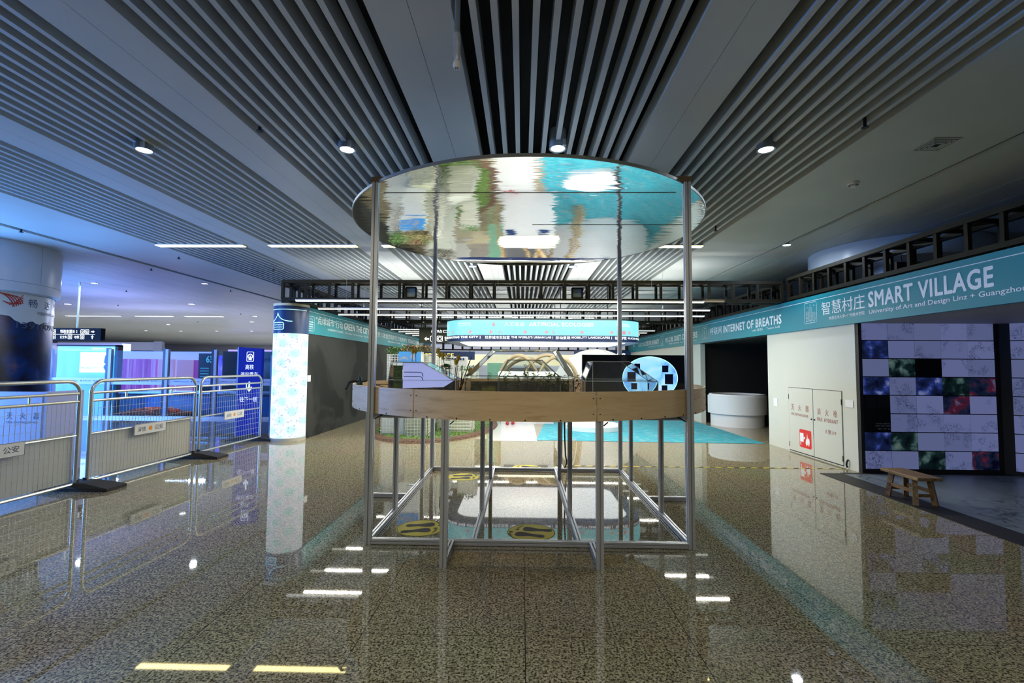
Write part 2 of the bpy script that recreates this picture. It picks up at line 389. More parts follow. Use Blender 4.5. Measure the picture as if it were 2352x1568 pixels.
# ceiling lamps
KS = 1.0833   # the ceiling survey was taken on a 3.2 m plane; the ceiling stands at 3.35 m
def downlight(x, y, label, r=.075, m=lens_m, low=.05, tab=True, group='round ceiling downlights'):
    x *= KS; y *= KS
    t = thing('downlight', label, 'ceiling light', (x, y, CE), group)
    MB().lathe((x, y, 0), [(r * .80, CE - low + .004), (r, CE - low), (r, CE + .12), (0, CE + .12)], 28).build('housing', lampbody, t, True)
    MB().lathe((x, y, 0), [(0, CE - low + .006), (r * .8, CE - low + .006)], 28).build('lens', m, t)
    if tab: MB().box(x + r * .5, y - r * 1.25, CE - low - .005, x + r * .85, y - r * .95, CE - low + .05).build('clip', alu, t)
    return t
downlight(-3.13, 3.73, 'round downlight in the slats, farthest from the mirror canopy')
downlight(-1.44, 3.73, 'round downlight in the slats between the mirror canopy and the outer downlight')
downlight(.28, 3.72, 'round downlight in the slats directly above the mirror canopy front edge')
downlight(1.96, 3.75, 'round downlight in the slats on the video wall side of the mirror canopy', tab=False)
downlight(3.86, 6.87, 'downlight at the black ceiling groove before the round column collar', .07, low=.01, tab=False)
downlight(-7.1, 10.29, 'downlight in blue-lit ceiling above the glass partition, nearest the slats', .085, lens_far, .01, False)
downlight(-9.61, 10.28, 'downlight in blue-lit ceiling close to the big poster column', .085, lens_far, .01, False)
for i, (x, y) in enumerate([(-13.84, 13.96), (-9.93, 13.84), (-16.18, 21.11), (-9.98, 17.28), (-11.44, 19.6), (-14.57, 24.98), (-16.57, 25.12), (-18.67, 25.28), (-20.46, 25.09), (-12.5, 25.0), (-10.5, 22.4)]):
    downlight(x, y, 'small far concourse ceiling downlight beyond the barriers', .11, lens_far, .01, False, 'far downlights of the concourse')
for i, (x, y) in enumerate([(-.9, 8.4), (.9, 8.4), (-3.0, 13.8), (.37, 12.97), (3.2, 13.2), (-2.2, 17.5), (1.8, 17.5), (7.0, 8.0), (8.5, 5.2)]):
    downlight(x, y, 'small downlight seen through the black trusses', .085, lens_far, .01, False, 'downlights above the trusses')
def strip(x0, x1, y, label, m=strip_m, d=.12, group='long ceiling strip lights'):
    t = thing('strip_light', label, 'ceiling light', ((x0 + x1) / 2, y, CE), group)
    MB().box(x0 - .012, y - d / 2 - .012, CE - .012, x1 + .012, y + d / 2 + .012, CE + .06).build('frame', ceil_m, t)
    MB().box(x0, y - d / 2, CE - .016, x1, y + d / 2, CE - .012).build('diffuser', m, t)
for k, lb in ((-3, 'warm strip light across the outermost slat bay by the concourse'), (-2, 'warm strip light across the second slat bay from the concourse'), (-1, 'warm strip light partly hidden by the mirror canopy, blackboard wall side'),
              (0, 'warm strip light hidden behind the mirror canopy'), (1, 'warm strip light behind the mirror canopy, video wall side')):
    x = BAY0 + k * PER; strip(x - .02, x + BW + .02, 7.52, lb)
for k in range(-3, 2):
    x = BAY0 + k * PER; strip(x - .02, x + BW + .02, -.9, 'warm strip light in the slat bays behind the viewer')
    strip(x, x + BW, 18.7, 'strip light across the slats beyond the hanging oval sign', tube_far, .2, 'far strip lights over the slats')
    strip(x, x + BW, 27.7, 'strip light at the far end of the slats', tube_far, .2, 'far strip lights over the slats end')
for x0, x1 in ((-18.7, -16.5), (-15.8, -14.3), (-13.75, -12.2), (-21.2, -19.5)):
    strip(x0, x1, 18.85, 'thin white strip light in the concourse ceiling', tube_far, .16, 'strip lights of the concourse')
# sprinklers, vent, smoke detector, hanging pole
for x, y in [(-6.8, 6.15), (-7.04, 8.69), (-9.77, 11.32), (-5.79, 7.72), (-7.08, 11.19), (-2.0, 3.44), (2.51, 3.42), (2.5, 6.06), (-9.98, 16.4), (-12.42, 14.12), (-4.68, 8.66), (-13.69, 19.5), (5.4, 9.75)]:
    x *= KS; y *= KS
    o = MB().tube([(x, y, CE + .05), (x, y, CE - .03)], .012, 8).lathe((x, y, 0), [(0, CE - .036), (.026, CE - .036), (.026, CE - .030), (0, CE - .030)], 10).build('sprinkler', black_m)
    tag(recenter(o), 'small dark sprinkler head pointing down from the ceiling', 'sprinkler', 'ceiling sprinklers')
t = thing('air_vent', 'square air diffuser set in the flat ceiling near the black groove', 'vent', (3.586, 4.063, CE))
for i in range(4):
    s = .115 - .026 * i; f = MB(); P = [(3.586 - s, 4.063 - s), (3.586 + s, 4.063 - s), (3.586 + s, 4.063 + s), (3.586 - s, 4.063 + s)]
    for a, b in zip(P, P[1:] + P[:1]): f.bar((*a, CE - .004 - .002 * i), (*b, CE - .004 - .002 * i), .012, .006)
    f.build('louvre_ring', ceil_m, t)
MB().box(3.466, 3.943, CE - .001, 3.706, 4.183, CE + .001).build('duct', black_m, t)
t = thing('smoke_detector', 'small white round smoke detector on the flat ceiling', 'smoke detector', (3.474, 4.924, CE))
MB().lathe((3.474, 4.924, 0), [(.055, CE), (.055, CE - .018), (.045, CE - .024)], 20).lathe((3.474, 4.924, 0), [(.03, CE - .024), (.026, CE - .045), (0, CE - .048)], 20).build('body', white_lam, t, True)
MB().lathe((3.474, 4.924, 0), [(.045, CE - .0245), (.03, CE - .0245)], 20).build('sensor_ring', black_m, t)
t = thing('hanging_pole', 'thin dark metal pole hanging from the slats with an open ring tip', 'pole', (-.315, 2.14, 3.6))
MB().tube([(-.315, 2.14, 3.88), (-.315, 2.14, 2.96)], .013, 12).build('pole', lampbody, t, True)
MB().tube([(-.315, 2.14, 2.97), (-.315, 2.14, 2.92), (-.315, 2.14, 2.9), (-.315, 2.14, 2.87), (-.315, 2.14, 2.84)], .02, 12, rs=[.015, .018, .014, .017, .013]).build('coupling', alu, t, True)
MB().lathe((-.315, 2.14, 0), [(.010, 2.84), (.016, 2.83), (.019, 2.815), (.016, 2.80), (.010, 2.80), (.010, 2.84)], 20).build('ring_tip', white_lam, t, True)
MB().tube([(-.315, 2.14, 2.84), (-.315, 2.14, 2.795)], .003, 6).build('nozzle', white_lam, t)
MB().tube([(-.34, 2.13, 3.88), (-.352, 2.13, 3.3), (-.345, 2.13, 3.05), (-.33, 2.14, 2.95)], .0022, 5).build('cable', alu, t)

# ================================================================== DISPLAY STAND
CX, CY, RR = .055, 5.0, 1.75
stand = thing('display_stand', 'round plywood display table on an aluminium frame under a mirror canopy', 'display table', (CX, CY, 0))
def profile(mb, a, b, w=.05, g=.010, dp=.012):
    """slotted aluminium profile from a to b"""
    a = Vector(a); b = Vector(b); d = (b - a).normalized()
    u = d.cross(Vector((0, 0, 1))); u = u.normalized() if u.length > 1e-4 else Vector((1, 0, 0)); v = u.cross(d)
    h = w / 2; o = []
    for c, s in ((1, 0), (0, 1), (-1, 0), (0, -1)):
        def R(x, y): return (x * c - y * s, x * s + y * c)
        o += [R(h, -h), R(h, -g / 2), R(h - .003, -g / 2), R(h - .003, -g / 2 - .003), R(h - dp, -g / 2 - .003), R(h - dp, g / 2 + .003), R(h - .003, g / 2 + .003), R(h - .003, g / 2), R(h, g / 2)]
    mb.prism([a + u * x + v * y for x, y in o], b - a)
FX0, FX1, FY0, FY1 = -1.20, 1.32, 3.75, 6.38
TOPZ = 2.90
def post(x, y, z1, w=.05, z0=0):
    m = MB(); profile(m, (x, y, z0), (x, y, z1), w); m.build('post', alu, stand)
def rail(a, b, w=.04, z=.025):
    m = MB(); profile(m, (*a, z), (*b, z), w); m.build('rail', alu, stand)
for x, y in ((FX0, FY0), (FX1, FY0), (FX0, FY1), (FX1, FY1)): post(x, y, TOPZ)
for x in (FX0, -.37, .46, FX1):
    for y in (4.53, 5.76): post(x, y, 1.02, .042)
for x, y in ((-.54, 3.35), (.55, 3.36), (-1.64, 5.05), (1.76, 5.06), (-.54, 6.7), (.55, 6.7)): post(x, y, 1.02)
rail((FX0, FY0), (FX1, FY0)); rail((FX0, FY1), (FX1, FY1))
for x in (FX0, -.37, .46, FX1): rail((x, FY0 + .02), (x, FY1 - .02))
for x in (-.54, .55): rail((x, FY0 - .02), (x, 3.38)); rail((x, FY1 + .02), (x, 6.67))
rail((FX0 - .02, 5.05), (-1.62, 5.05)); rail((FX1 + .02, 5.06), (1.74, 5.06))
for x in (FX0, -.37, .46, FX1): rail((x, FY0 + .02), (x, FY1 - .02), .035, 1.0)
for y in (FY0 + .03, 4.53, 5.76, FY1): rail((FX0 + .02, y), (FX1 - .02, y), .035, 1.0)
for x in (FX0, FX1):   # little black corner braces under the top
    s = 1 if x < 0 else -1
    MB().bar((x + s * .03, FY0 - .0, .975), (x + s * .09, FY0 + .0, 1.01), .010).build('corner_brace', black_m, stand)
for x in (-.54, .55):
    MB().bar((x + .03, 3.36, .985), (x + .06, 3.36, 1.01), .008).build('corner_brace', black_m, stand)
deck = MB().lathe((CX, CY, 0), [(0, 1.03), (RR - .02, 1.03), (RR - .02, 1.05), (0, 1.05)], 72).build('tabletop', ply_m, stand)
segs = [(-157, -119.4), (-119.0, -74.6), (-74.3, -24), (-23.7, 35), (35.3, 92), (92.3, 150), (150.3, 202.7)]
seg_z0, seg_z1 = 1.02, 1.226
for a0, a1 in segs:
    k = 20; m = MB(); vs = []
    for j in range(k + 1):
        a = radians(a0 + (a1 - a0) * j / k)
        for r, z in ((RR, seg_z0), (RR, seg_z1), (RR - .014, seg_z1), (RR - .014, seg_z0)): vs.append((CX + r * cos(a), CY + r * sin(a), z))
    fs = [(4 * j + i, 4 * j + 4 + i, 4 * j + 4 + (i + 1) % 4, 4 * j + (i + 1) % 4) for j in range(k) for i in range(4)] + [(0, 1, 2, 3), (4 * k + 3, 4 * k + 2, 4 * k + 1, 4 * k)]
    p = m.add(vs, fs).build('plywood_panel', ply_m, stand, True)
    for e in (a0 + .7, a1 - .7):
        for z in (1.07, 1.18):
            a = radians(e); c = Vector((CX + RR * cos(a), CY + RR * sin(a), z)); d = Vector((cos(a), sin(a), 0))
            MB().tube([c - d * .003, c + d * .002], .0045, 8).build('screw', black_m, p)
    nb = int((a1 - a0) / 8)
    for j in range(nb):
        a = radians(a0 + 4 + j * 8); c = Vector((CX + RR * cos(a), CY + RR * sin(a), 1.030)); d = Vector((cos(a), sin(a), 0))
        MB().tube([c - d * .003, c + d * .003], .0055, 8).build('screw', black_m, p)
# mirror canopy
MR = 1.80; MZ = 2.885
MCX, MCY = .045, 5.06
mir = MB().lathe((MCX, MCY, 0), [(0, MZ), (MR, MZ)], 120).build('mirror_sheet', mirror_m, stand)
MB().lathe((MCX, MCY, 0), [(MR, MZ - .002), (MR + .008, MZ - .002), (MR + .008, MZ + .022), (0, MZ + .022)], 120).build('canopy_board', mat('canopy_edge', (.30, .31, .30), .5), stand)
for yy, x0, x1 in ((3.95, -1.2, 1.3), (4.86, .1, 1.7)):
    MB().box(x0, yy, MZ - .003, x1, yy + .008, MZ - .001).build('foil_seam', mat('foil_seam', (.25, .25, .22), .2, .8), stand)
for x in (FX0, FX1):
    s = 1 if x < 0 else -1
    MB().box(x - s * .03, FY0 - .03, TOPZ - .01, x + s * .17, FY0 + .03, TOPZ + .03).build('canopy_bracket', mat('bracket_wood', (.20, .13, .06), .5), stand)
    MB().box(x - s * .03, FY1 - .03, TOPZ + .01, x + s * .17, FY1 + .03, TOPZ + .04).build('canopy_bracket', MATS['bracket_wood'], stand)

# ------------------------------------------------------------------ things on the table
DZ = 1.05
soil = blobs('soil', [(.3, (.012, .010, .006)), (.5, (.05, .045, .02)), (.7, (.10, .09, .045))], 22, rough=.9, bump=.5)
moss = blobs('moss', [(.3, (.02, .035, .008)), (.55, (.07, .11, .02)), (.75, (.16, .22, .05))], 30, rough=.9, bump=.6)
olive_m = blobs('olive_backing', [(.3, (.03, .032, .015)), (.5, (.12, .12, .05)), (.7, (.32, .31, .15))], 11, rough=.8)
leafg = mat('leaf_green', (.05, .13, .02), .5, var=.5, scale=40)
leafy = mat('leaf_yellow_green', (.42, .42, .08), .5, var=.4, scale=40)
twig_m = mat('twig_brown', (.05, .032, .018), .8, var=.3, scale=30)
leafr = mat('leaf_red_brown', (.14, .045, .025), .6, var=.4, scale=40)
def edges_mb(P, E, w):
    m = MB()
    for a, b in E: m.bar(P[a], P[b], w)
    return m
def house_tank(name, label, x0, x1, y0, y1, zs, xt0, xt1, zt, zb=DZ):
    """acrylic tank: box up to zs, sloping upper part to a flat top xt0..xt1 at zt"""
    t = thing(name, label, 'terrarium', ((x0 + x1) / 2, (y0 + y1) / 2, zb))
    prof = [(x0, zb), (x1, zb), (x1, zs), (xt1, zt), (xt0, zt), (x0, zs)]
    sh = MB()
    sh.add([(x, y0, z) for x, z in prof] + [(x, y1, z) for x, z in prof], [tuple(range(6)), tuple(range(11, 5, -1))] + [(i, 6 + i, 6 + (i + 1) % 6, (i + 1) % 6) for i in range(1, 6)])
    sh.build('acrylic_shell', acrylic, t)
    P = {i: (x, y0, z) for i, (x, z) in enumerate(prof)}; P.update({i + 6: (x, y1, z) for i, (x, z) in enumerate(prof)})
    E_ = [(i, (i + 1) % 6) for i in range(6)] + [(i + 6, (i + 1) % 6 + 6) for i in range(6)] + [(i, i + 6) for i in range(6)] + [(2, 5), (8, 11)]
    edges_mb(P, E_, .0055).build('glued_edges', acrylic_edge, t)
    return t
def groundbed(x0, x1, y0, y1, z, m, t, name='soil_bed', amp=.02):
    k, l = 24, 10; mb = MB(); vs = []
    for j in range(l + 1):
        for i in range(k + 1):
            e = 0 if i in (0, k) or j in (0, l) else 1
            vs.append((x0 + (x1 - x0) * i / k, y0 + (y1 - y0) * j / l, z + e * random.uniform(-amp, amp)))
    fs = [(j * (k + 1) + i, j * (k + 1) + i + 1, (j + 1) * (k + 1) + i + 1, (j + 1) * (k + 1) + i) for j in range(l) for i in range(k)]
    mb.add(vs, fs)
    mb.box(x0, y0, DZ, x1, y1, z - amp)
    return mb.build(name, m, t)
def leaf(mb, p, d, L, w):
    p = Vector(p); d = Vector(d).normalized(); s = d.cross(Vector((0, 0, 1))); s = s.normalized() if s.length > .01 else Vector((1, 0, 0))
    n = s.cross(d); a = p + d * L * .45
    mb.add([p, a + s * w / 2 + n * w * .15, p + d * L, a - s * w / 2 + n * w * .15], [(0, 1, 2), (0, 2, 3)])
def sprig(x, y, z, h, label, group, mats=(twig_m, leafy), nl=16, cat='plant', spread=.03, name='sprig_plant', lw=.02, parent=None):
    t = thing(name, label, cat, (x, y, z), group)
    P = [(x, y, z)]; 
    for i in range(1, 5): P.append((x + random.uniform(-1, 1) * spread * i / 4, y + random.uniform(-1, 1) * spread * i / 4, z + h * i / 4))
    MB().tube(P, .003, 5, rs=[.004, .0035, .003, .0025, .0015]).build('stem', mats[0], t)
    m = MB()
    for i in range(nl):
        k = random.uniform(.35, 1) ** .6; q = Vector(P[0]).lerp(Vector(P[-1]), k) + Vector((random.uniform(-1, 1), random.uniform(-1, 1), random.uniform(-.5, .5))) * spread * .8
        a = random.uniform(0, 2 * pi); leaf(m, q, (cos(a), sin(a), random.uniform(-.3, .8)), lw * random.uniform(.7, 1.4), lw * .6)
    m.build('leaves', mats[1], t)
    return t
def grass_tuft(mb, x, y, z, h, n=10, sp=.02):
    for i in range(n):
        a = random.uniform(0, 2 * pi); l = random.uniform(.3, 1); px, py = x + random.uniform(-sp, sp), y + random.uniform(-sp, sp)
        q = (px + cos(a) * h * .4 * l, py + sin(a) * h * .4 * l, z + h * random.uniform(.6, 1)); w = .003
        mb.add([(px - w, py, z), (px + w, py, z), q], [(0, 1, 2)])
# tank A, a reflection on its acrylic put in as a glowing lilac panel
tA = house_tank('house_terrarium', 'clear house-shaped acrylic tank with a pale lilac reflection put in as a panel', -1.225, -.605, 4.3, 4.75, 1.268, -1.20, -.92, 1.432)
lil = streaks('lilac_reflection', (.38, .42, .80), (.05, .07, .22), 7, .56, emis=.85, band=.03, mapscale=(1, 1, 3))
MB().prism([(-1.20, 4.70, 1.10), (-.63, 4.70, 1.10), (-.63, 4.70, 1.255), (-1.20, 4.70, 1.26)], (0, .02, 0)).build('moss_backing', olive_m, tA)
MB().prism([(-1.10, 4.34, 1.19), (-.72, 4.34, 1.205), (-.63, 4.34, 1.262), (-.92, 4.34, 1.425), (-1.10, 4.34, 1.425)], (0, .006, 0)).build('reflection_panel', lil, tA)
for z in (1.34, 1.30):
    MB().tube([(-1.09, 4.332, z), (-.94, 4.332, z), (-.92, 4.332, z - .01), (-.91, 4.332, z - .04)], .0035, 6).build('reflection_lines', txt_d, tA)
groundbed(-1.21, -.62, 4.31, 4.74, 1.12, soil, tA, 'soil_bed', .025)
MB().box(-1.185, 4.33, 1.13, -1.105, 4.345, 1.40).build('green_strip', streaks('green_strip', (.16, .30, .02), (.02, .05, .01), 30, .3, band=.2, emis=.0, mapscale=(.3, 1, 3)), tA)
for i in range(7):
    x = -1.19 + i * .09
    sprig(x, 4.33 + random.uniform(0, .1), 1.13, random.uniform(.07, .14), 'small olive twig inside the house-shaped tank', 'twigs in the picture panel tank', (twig_m, leafy), 8, spread=.02, lw=.014)
# tank B, the big trapezoid greenhouse
tB = house_tank('greenhouse_terrarium', 'large clear acrylic greenhouse tank in the middle of the round table', -.525, .48, 4.3, 4.85, 1.302, -.27, .315, 1.552)
groundbed(-.515, .47, 4.31, 4.84, 1.15, soil, tB, 'soil_bed', .02)
MB().prism([(-.50, 4.60, 1.14), (.46, 4.60, 1.14), (.46, 4.60, 1.262), (-.50, 4.60, 1.25)], (0, .03, 0)).build('moss_wall', olive_m, tB)
tB2 = house_tank('inner_terrarium', 'smaller acrylic hothouse standing inside the big greenhouse tank', -.22, .36, 4.40, 4.58, 1.302, -.13, .19, 1.46, 1.15)
random.seed(3)
for x, h in ((-.15, .20), (-.13, .12), (-.03, .15), (.045, .24), (.06, .16), (.10, .21), (.13, .17), (.17, .12), (.22, .18), (.25, .15), (.29, .17), (.33, .14), (.37, .15), (.42, .10)):
    sprig(x, 4.36 + random.uniform(0, .03), 1.14, h + .02, 'thin yellow-green leafed twig inside the greenhouse tank', 'twigs inside the greenhouse tank', (twig_m, leafy), 34, spread=.035, lw=.034)
g = MB()
for i in range(16): grass_tuft(g, random.uniform(-.36, -.25), random.uniform(4.33, 4.4), 1.13, .10, 12)
tag(recenter(g.build('grass_tuft', leafy)), 'spiky yellow-green grass tuft in the greenhouse tank beside the frame corner', 'grass')
sprig(-.31, 4.45, 1.14, .2, 'small dark pine-like sapling behind the grass tuft', None, (twig_m, mat('leaf_dark', (.02, .03, .03), .7)), 30, spread=.015, lw=.02)
# tank C
tC = house_tank('dark_terrarium', 'clear acrylic tank with sloping side in front of the screen', .575, 1.235, 4.3, 4.65, 1.27, .645, .975, 1.45)
groundbed(.59, 1.22, 4.31, 4.64, 1.10, soil, tC, 'soil_bed', .015)
edges_mb({0: (.645, 4.3, 1.06), 1: (.645, 4.3, 1.448)}, [(0, 1)], .005).build('inner_edge', acrylic_edge, tC)
MB().box(.575, 4.295, 1.29, 1.1, 4.299, 1.293).build('water_line', acrylic_edge, tC)
for x in (.60, 1.02, 1.10, 1.17, 1.26, 1.31, 1.36):
    g = MB(); grass_tuft(g, x, 4.27, DZ, .18, 12, .02)
    tag(recenter(g.build('grass_tuft', mat('grass_blue', (.05, .07, .10), .7))), 'thin dark grass blades by the sloping tank in front of the screen', 'grass', 'grass blades by the screen')
# plants between the tanks
def stick_flower(x, y, h, lean, label):
    t = thing('paper_flower', label, 'flower', (x, y, DZ), 'yellow paper flowers on sticks')
    e = (x + lean, y, DZ + h)
    MB().tube([(x, y, DZ), e], .0028, 5).build('stick', mat('stick_black', (.02, .018, .018), .7), t)
    m = MB()
    for a in (-.5, .1, .6):
        leaf(m, (e[0], e[1], e[2] - .035), (sin(a) * .6, -.3, 1), .085, .030)
    m.build('petals', mat('paper_yellow', (.62, .42, .02), .5), t)
stick_flower(-.60, 4.42, .38, -.02, 'yellow paper flower on a black stick beside the house-shaped tank')
for x, h, l in ((-.66, .44, -.10), (-.64, .42, .03), (-.59, .30, .09), (-.85, .50, -.01), (-.79, .45, .0), (-1.07, .49, -.02), (-1.14, .49, .02)):
    stick_flower(x, 4.5 if x > -.8 else 4.80, h, l, 'yellow paper flower on black stick near the tanks')
for x, h, l in ((-.66, .30, -.05), (-.64, .34, .02), (-.63, .44, .16), (-.61, .40, .12), (-.60, .30, .05), (-.67, .36, -.01), (-.62, .26, .10), (-.58, .36, .02), (-.56, .2, .04), (-.57, .25, -.03)):
    tag(recenter(MB().tube([(x, 4.40, DZ), (x + l, 4.41, DZ + h)], .0035, 5).build('dark_stick', MATS['stick_black'])), 'bare black stick leaning between the two large tanks', 'stick', 'black sticks between the tanks')
o = tag(recenter(MB().lathe((-.665, 4.36, 1.255), [(0, -.018), (.012, -.014), (.019, 0), (.012, .014), (0, .018)], 16).build('red_ball', mat('red_berry', (.16, .012, .01), .4), None, True)), 'small dark red ball at the foot of the black sticks', 'ball')
sprig(.50, 4.38, DZ, .26, 'dark green trailing leaves beside the slanted clear pole', None, (twig_m, mat('ivy_green', (.02, .07, .02), .4)), 60, spread=.04, lw=.03)
o = MB().prism([(.305, 4.28, 1.54), (.335, 4.28, 1.54), (.47, 4.28, 1.33), (.43, 4.28, 1.31)], (0, .02, 0)).build('slanted_strut', acrylic_edge)
tag(recenter(o), 'slanted clear strip leaning on the greenhouse tank with labels stuck on', 'strut')
g = MB(); 
for i in range(260):
    a = random.uniform(0, 2 * pi); b = random.uniform(0, pi / 2); r = random.uniform(.6, 1)
    p = (-.80 + cos(a) * sin(b) * .07 * r, 4.95 + sin(a) * sin(b) * .07 * r, 1.36 + cos(b) * .055 * r)
    leaf(g, p, (cos(a), sin(a), .6), .022, .014)
bp = thing('potted_bush', 'bushy bright green plant in a white mesh pot behind the house-shaped tank', 'potted plant', (-.8, 4.95, DZ))
g.build('foliage', leafg, bp)
pm = MB()
for k in range(14):
    a = 2 * pi * k / 14; pm.tube([(-.8 + .05 * cos(a), 4.95 + .05 * sin(a), DZ), (-.8 + .06 * cos(a), 4.95 + .06 * sin(a), 1.36)], .002, 4)
for z in (1.08, 1.12, 1.16, 1.20, 1.24, 1.28, 1.32, 1.36):
    pm.tube([(-.8 + .055 * cos(2 * pi * k / 16), 4.95 + .055 * sin(2 * pi * k / 16), z) for k in range(17)], .002, 4)
pm.build('mesh_pot', white_lam, bp)
# clamp lamp and cable on the rim
t = thing('clamp', 'black and green clamp fixed on the plywood rim left of the post', 'clamp', (-1.50, 4.25, 1.226))
m = MB(); m.tube([(-1.56, 4.16, 1.19), (-1.55, 4.2, 1.245), (-1.52, 4.23, 1.26), (-1.49, 4.25, 1.25)], .012, 8); m.build('jaw', black_m, t, True)
MB().lathe((-1.47, 4.25, 0), [(.032, 1.222), (.026, 1.245), (.016, 1.25), (.014, 1.29), (.006, 1.30), (.005, 1.325), (0, 1.326)], 14).build('screw_knob', mat('dark_green', (.01, .04, .035), .4), t, True)
MB().bar((-1.45, 4.24, 1.25), (-1.41, 4.26, 1.26), .016).build('arm', black_m, t)
t = thing('spoon_lamp', 'small oval silver lamp head on thin wires lying on the rim', 'lamp', (-1.22, 4.1, 1.07))
MB().lathe((0, 0, 0), [(0, -.012), (.03, -.008), (.042, 0), (.03, .008), (0, .01)], 16).build('lamp_head', steel, t, True)
hd = t.children[0]; hd.data.transform(Matrix.Translation(Vector((.02, .03, .142)) )); 
for q in hd.data.vertices: q.co.x += 1.22 - 1.22
t.location = (-1.20, 4.08, 1.07)
hd.location = (0, 0, 0)
MB().tube([(-1.27, 4.09, 1.235), (-1.24, 4.09, 1.222), (-1.21, 4.1, 1.215)], .003, 5).tube([(-1.27, 4.09, 1.228), (-1.22, 4.09, 1.237), (-1.17, 4.1, 1.235), (-1.14, 4.1, 1.25), (-1.135, 4.1, 1.07)], .0035, 5).build('wire', black_m, t)
# screen on the table
tv = thing('display_screen', 'wide black screen showing a pale blue disc with dark squares', 'screen', (1.17, 4.97, DZ))
MB().box(.632, 4.95, 1.10, 1.706, 4.99, 1.528).build('screen_case', mat('screen_black', (.004, .005, .008), .12), tv, bevel=.004)
MB().box(.95, 4.92, DZ, 1.4, 5.02, 1.065).box(1.1, 4.97, 1.06, 1.25, 5.0, 1.12).build('screen_foot', black_m, tv)
disc = MB(); cxs, czs, rx, rz = 1.338, 1.288, .285, .222
pts = [(cxs + rx * cos(2 * pi * k / 72), czs + rz * sin(2 * pi * k / 72)) for k in range(72)]
pts = [(x, max(z, 1.125)) for x, z in pts]
disc.add([(x, 4.9485, z) for x, z in pts], [tuple(range(72))])
disc.build('lit_disc', blobs('disc_blue', [(.3, (.10, .28, .85)), (.45, (.25, .62, .95)), (.6, (.45, .72, 1)), (.75, (.35, .42, .95))], 5, emis=1.0), tv)
rimm = MB(); P = pts + pts[:1]
for a, b in zip(P[:-1], P[1:]): rimm.bar((a[0], 4.948, a[1]), (b[0], 4.948, b[1]), .002, .005)
rimm.build('disc_rim', mat('disc_rim', (.5, .9, 1), .5, emis=(.45, .95, 1), es=1.5), tv)
sqm = mat('square_navy', (.004, .008, .05), .2)
for x0, x1, z0, z1 in ((1.1755, 1.236, 1.3635, 1.437), (1.103, 1.189, 1.253, 1.350), (1.1415, 1.2025, 1.17, 1.2345), (1.4645, 1.528, 1.35, 1.419), (1.4915, 1.577, 1.225, 1.331), (1.458, 1.5165, 1.147, 1.214)):
    MB().box(x0, 4.9475, z0, x1, 4.9485, z1).build('dark_square', sqm, tv)
# cable hanging under the table
tag(recenter(MB().tube([(.60, 6.45, 1.0), (.585, 6.47, .7), (.59, 6.47, .4), (.60, 6.48, .2), (.62, 6.5, .1), (.60, 6.5, .04), (.57, 6.5, .008)], .010, 8).build('power_cable', black_m, None, True)), 'black cable hanging from the tabletop down to the floor', 'cable')

# ------------------------------------------------------------------ floor stickers and tape
yel = mat('sticker_yellow', (.60, .52, .015), .5, var=.04, spec=.25); ink = mat('sticker_ink', (.025, .022, .022), .6, spec=.2)
def footprint(rz, x, y, label):
    t = thing('footprint_sticker', label, 'floor sticker', (x, y, 0), 'yellow footprint stickers')
    c, s = cos(rz), sin(rz); T = lambda px, py, z: (x + px * c - py * s, y + px * s + py * c, z)
    m = MB(); m.add([T(.205 * cos(2 * pi * k / 48), .205 * sin(2 * pi * k / 48), .0012) for k in range(48)], [tuple(range(48))]); m.build('sticker_disc', yel, t)
    m = MB(); k_ = 48
    for k in range(k_):
        a, b = 2 * pi * k / k_, 2 * pi * (k + 1) / k_
        m.add([T(r * cos(q), r * sin(q), .0016) for r, q in ((.196, a), (.201, a), (.201, b), (.196, b))], [(0, 1, 2, 3)])
    m.build('sticker_border', ink, t)
    for sd in (-1, 1):
        m = MB(); oy = sd * .065; ox = .02 * sd
        def ell(px, py, a, b, rot=0):
            m.add([T(ox + px + (a * cos(q) * cos(rot) - b * sin(q) * sin(rot)), oy + py + (a * cos(q) * sin(rot) + b * sin(q) * cos(rot)), .002) for q in [2 * pi * i / 16 for i in range(16)]], [tuple(range(16))])
        sole = [(-.125, .018), (-.115, .03), (-.09, .033), (-.05, .025), (0, .024 - .008 * 0), (.05, .036), (.085, .04), (.105, .028), (.108, 0), (.098, -.024), (.07, -.032), (.03, -.028), (-.02, -.014), (-.06, -.012), (-.10, -.014), (-.122, -.004)]
        m.add([T(ox + px * 1.08 - .012, oy + py * sd * 1.5 - .004 * sd, .002) for px, py in (sole if sd > 0 else sole[::-1])], [tuple(range(len(sole)))])
        for i, (px, py, r) in enumerate([(.132, -.022, .015), (.133, .002, .010), (.128, .019, .009), (.120, .033, .008), (.108, .045, .007)]): ell(px * 1.08 + .004, py * sd * 1.45, r * 1.25, r)
        m.build('foot', ink, t)
footprint(radians(12), -.867, 4.127, 'yellow round footprint sticker beside the front left floor rail')
footprint(radians(168), .087, 4.06, 'yellow round footprint sticker in the middle bay just behind the front rail')
footprint(radians(12), -.732, 6.011, 'yellow round footprint sticker inside the frame near the back rail')
footprint(radians(168), .071, 6.59, 'faint yellow footprint sticker just behind the back rail')
t = thing('arrow_sticker', 'small dark green round floor sticker with a white arrow beside the frame', 'floor sticker', (-1.29, 5.6, 0))
MB().lathe((-1.29, 5.6, 0), [(0, .0015), (.065, .0015)], 32).build('sticker_disc', mat('sticker_green', (.01, .08, .05), .3), t)
a = MB(); poly(a, (-1.29, 5.6, .002), (1, 0, 0), (0, 1, 0), [(-.035, -.01), (.005, -.01), (.005, -.03), (.04, 0), (.005, .03), (.005, .01), (-.035, .01)]); a.build('arrow', txt_w, t)
tp = thing('hazard_tape', 'black and yellow hazard tape running across the floor to the white wall', 'tape', (2.6, 6.76, 0))
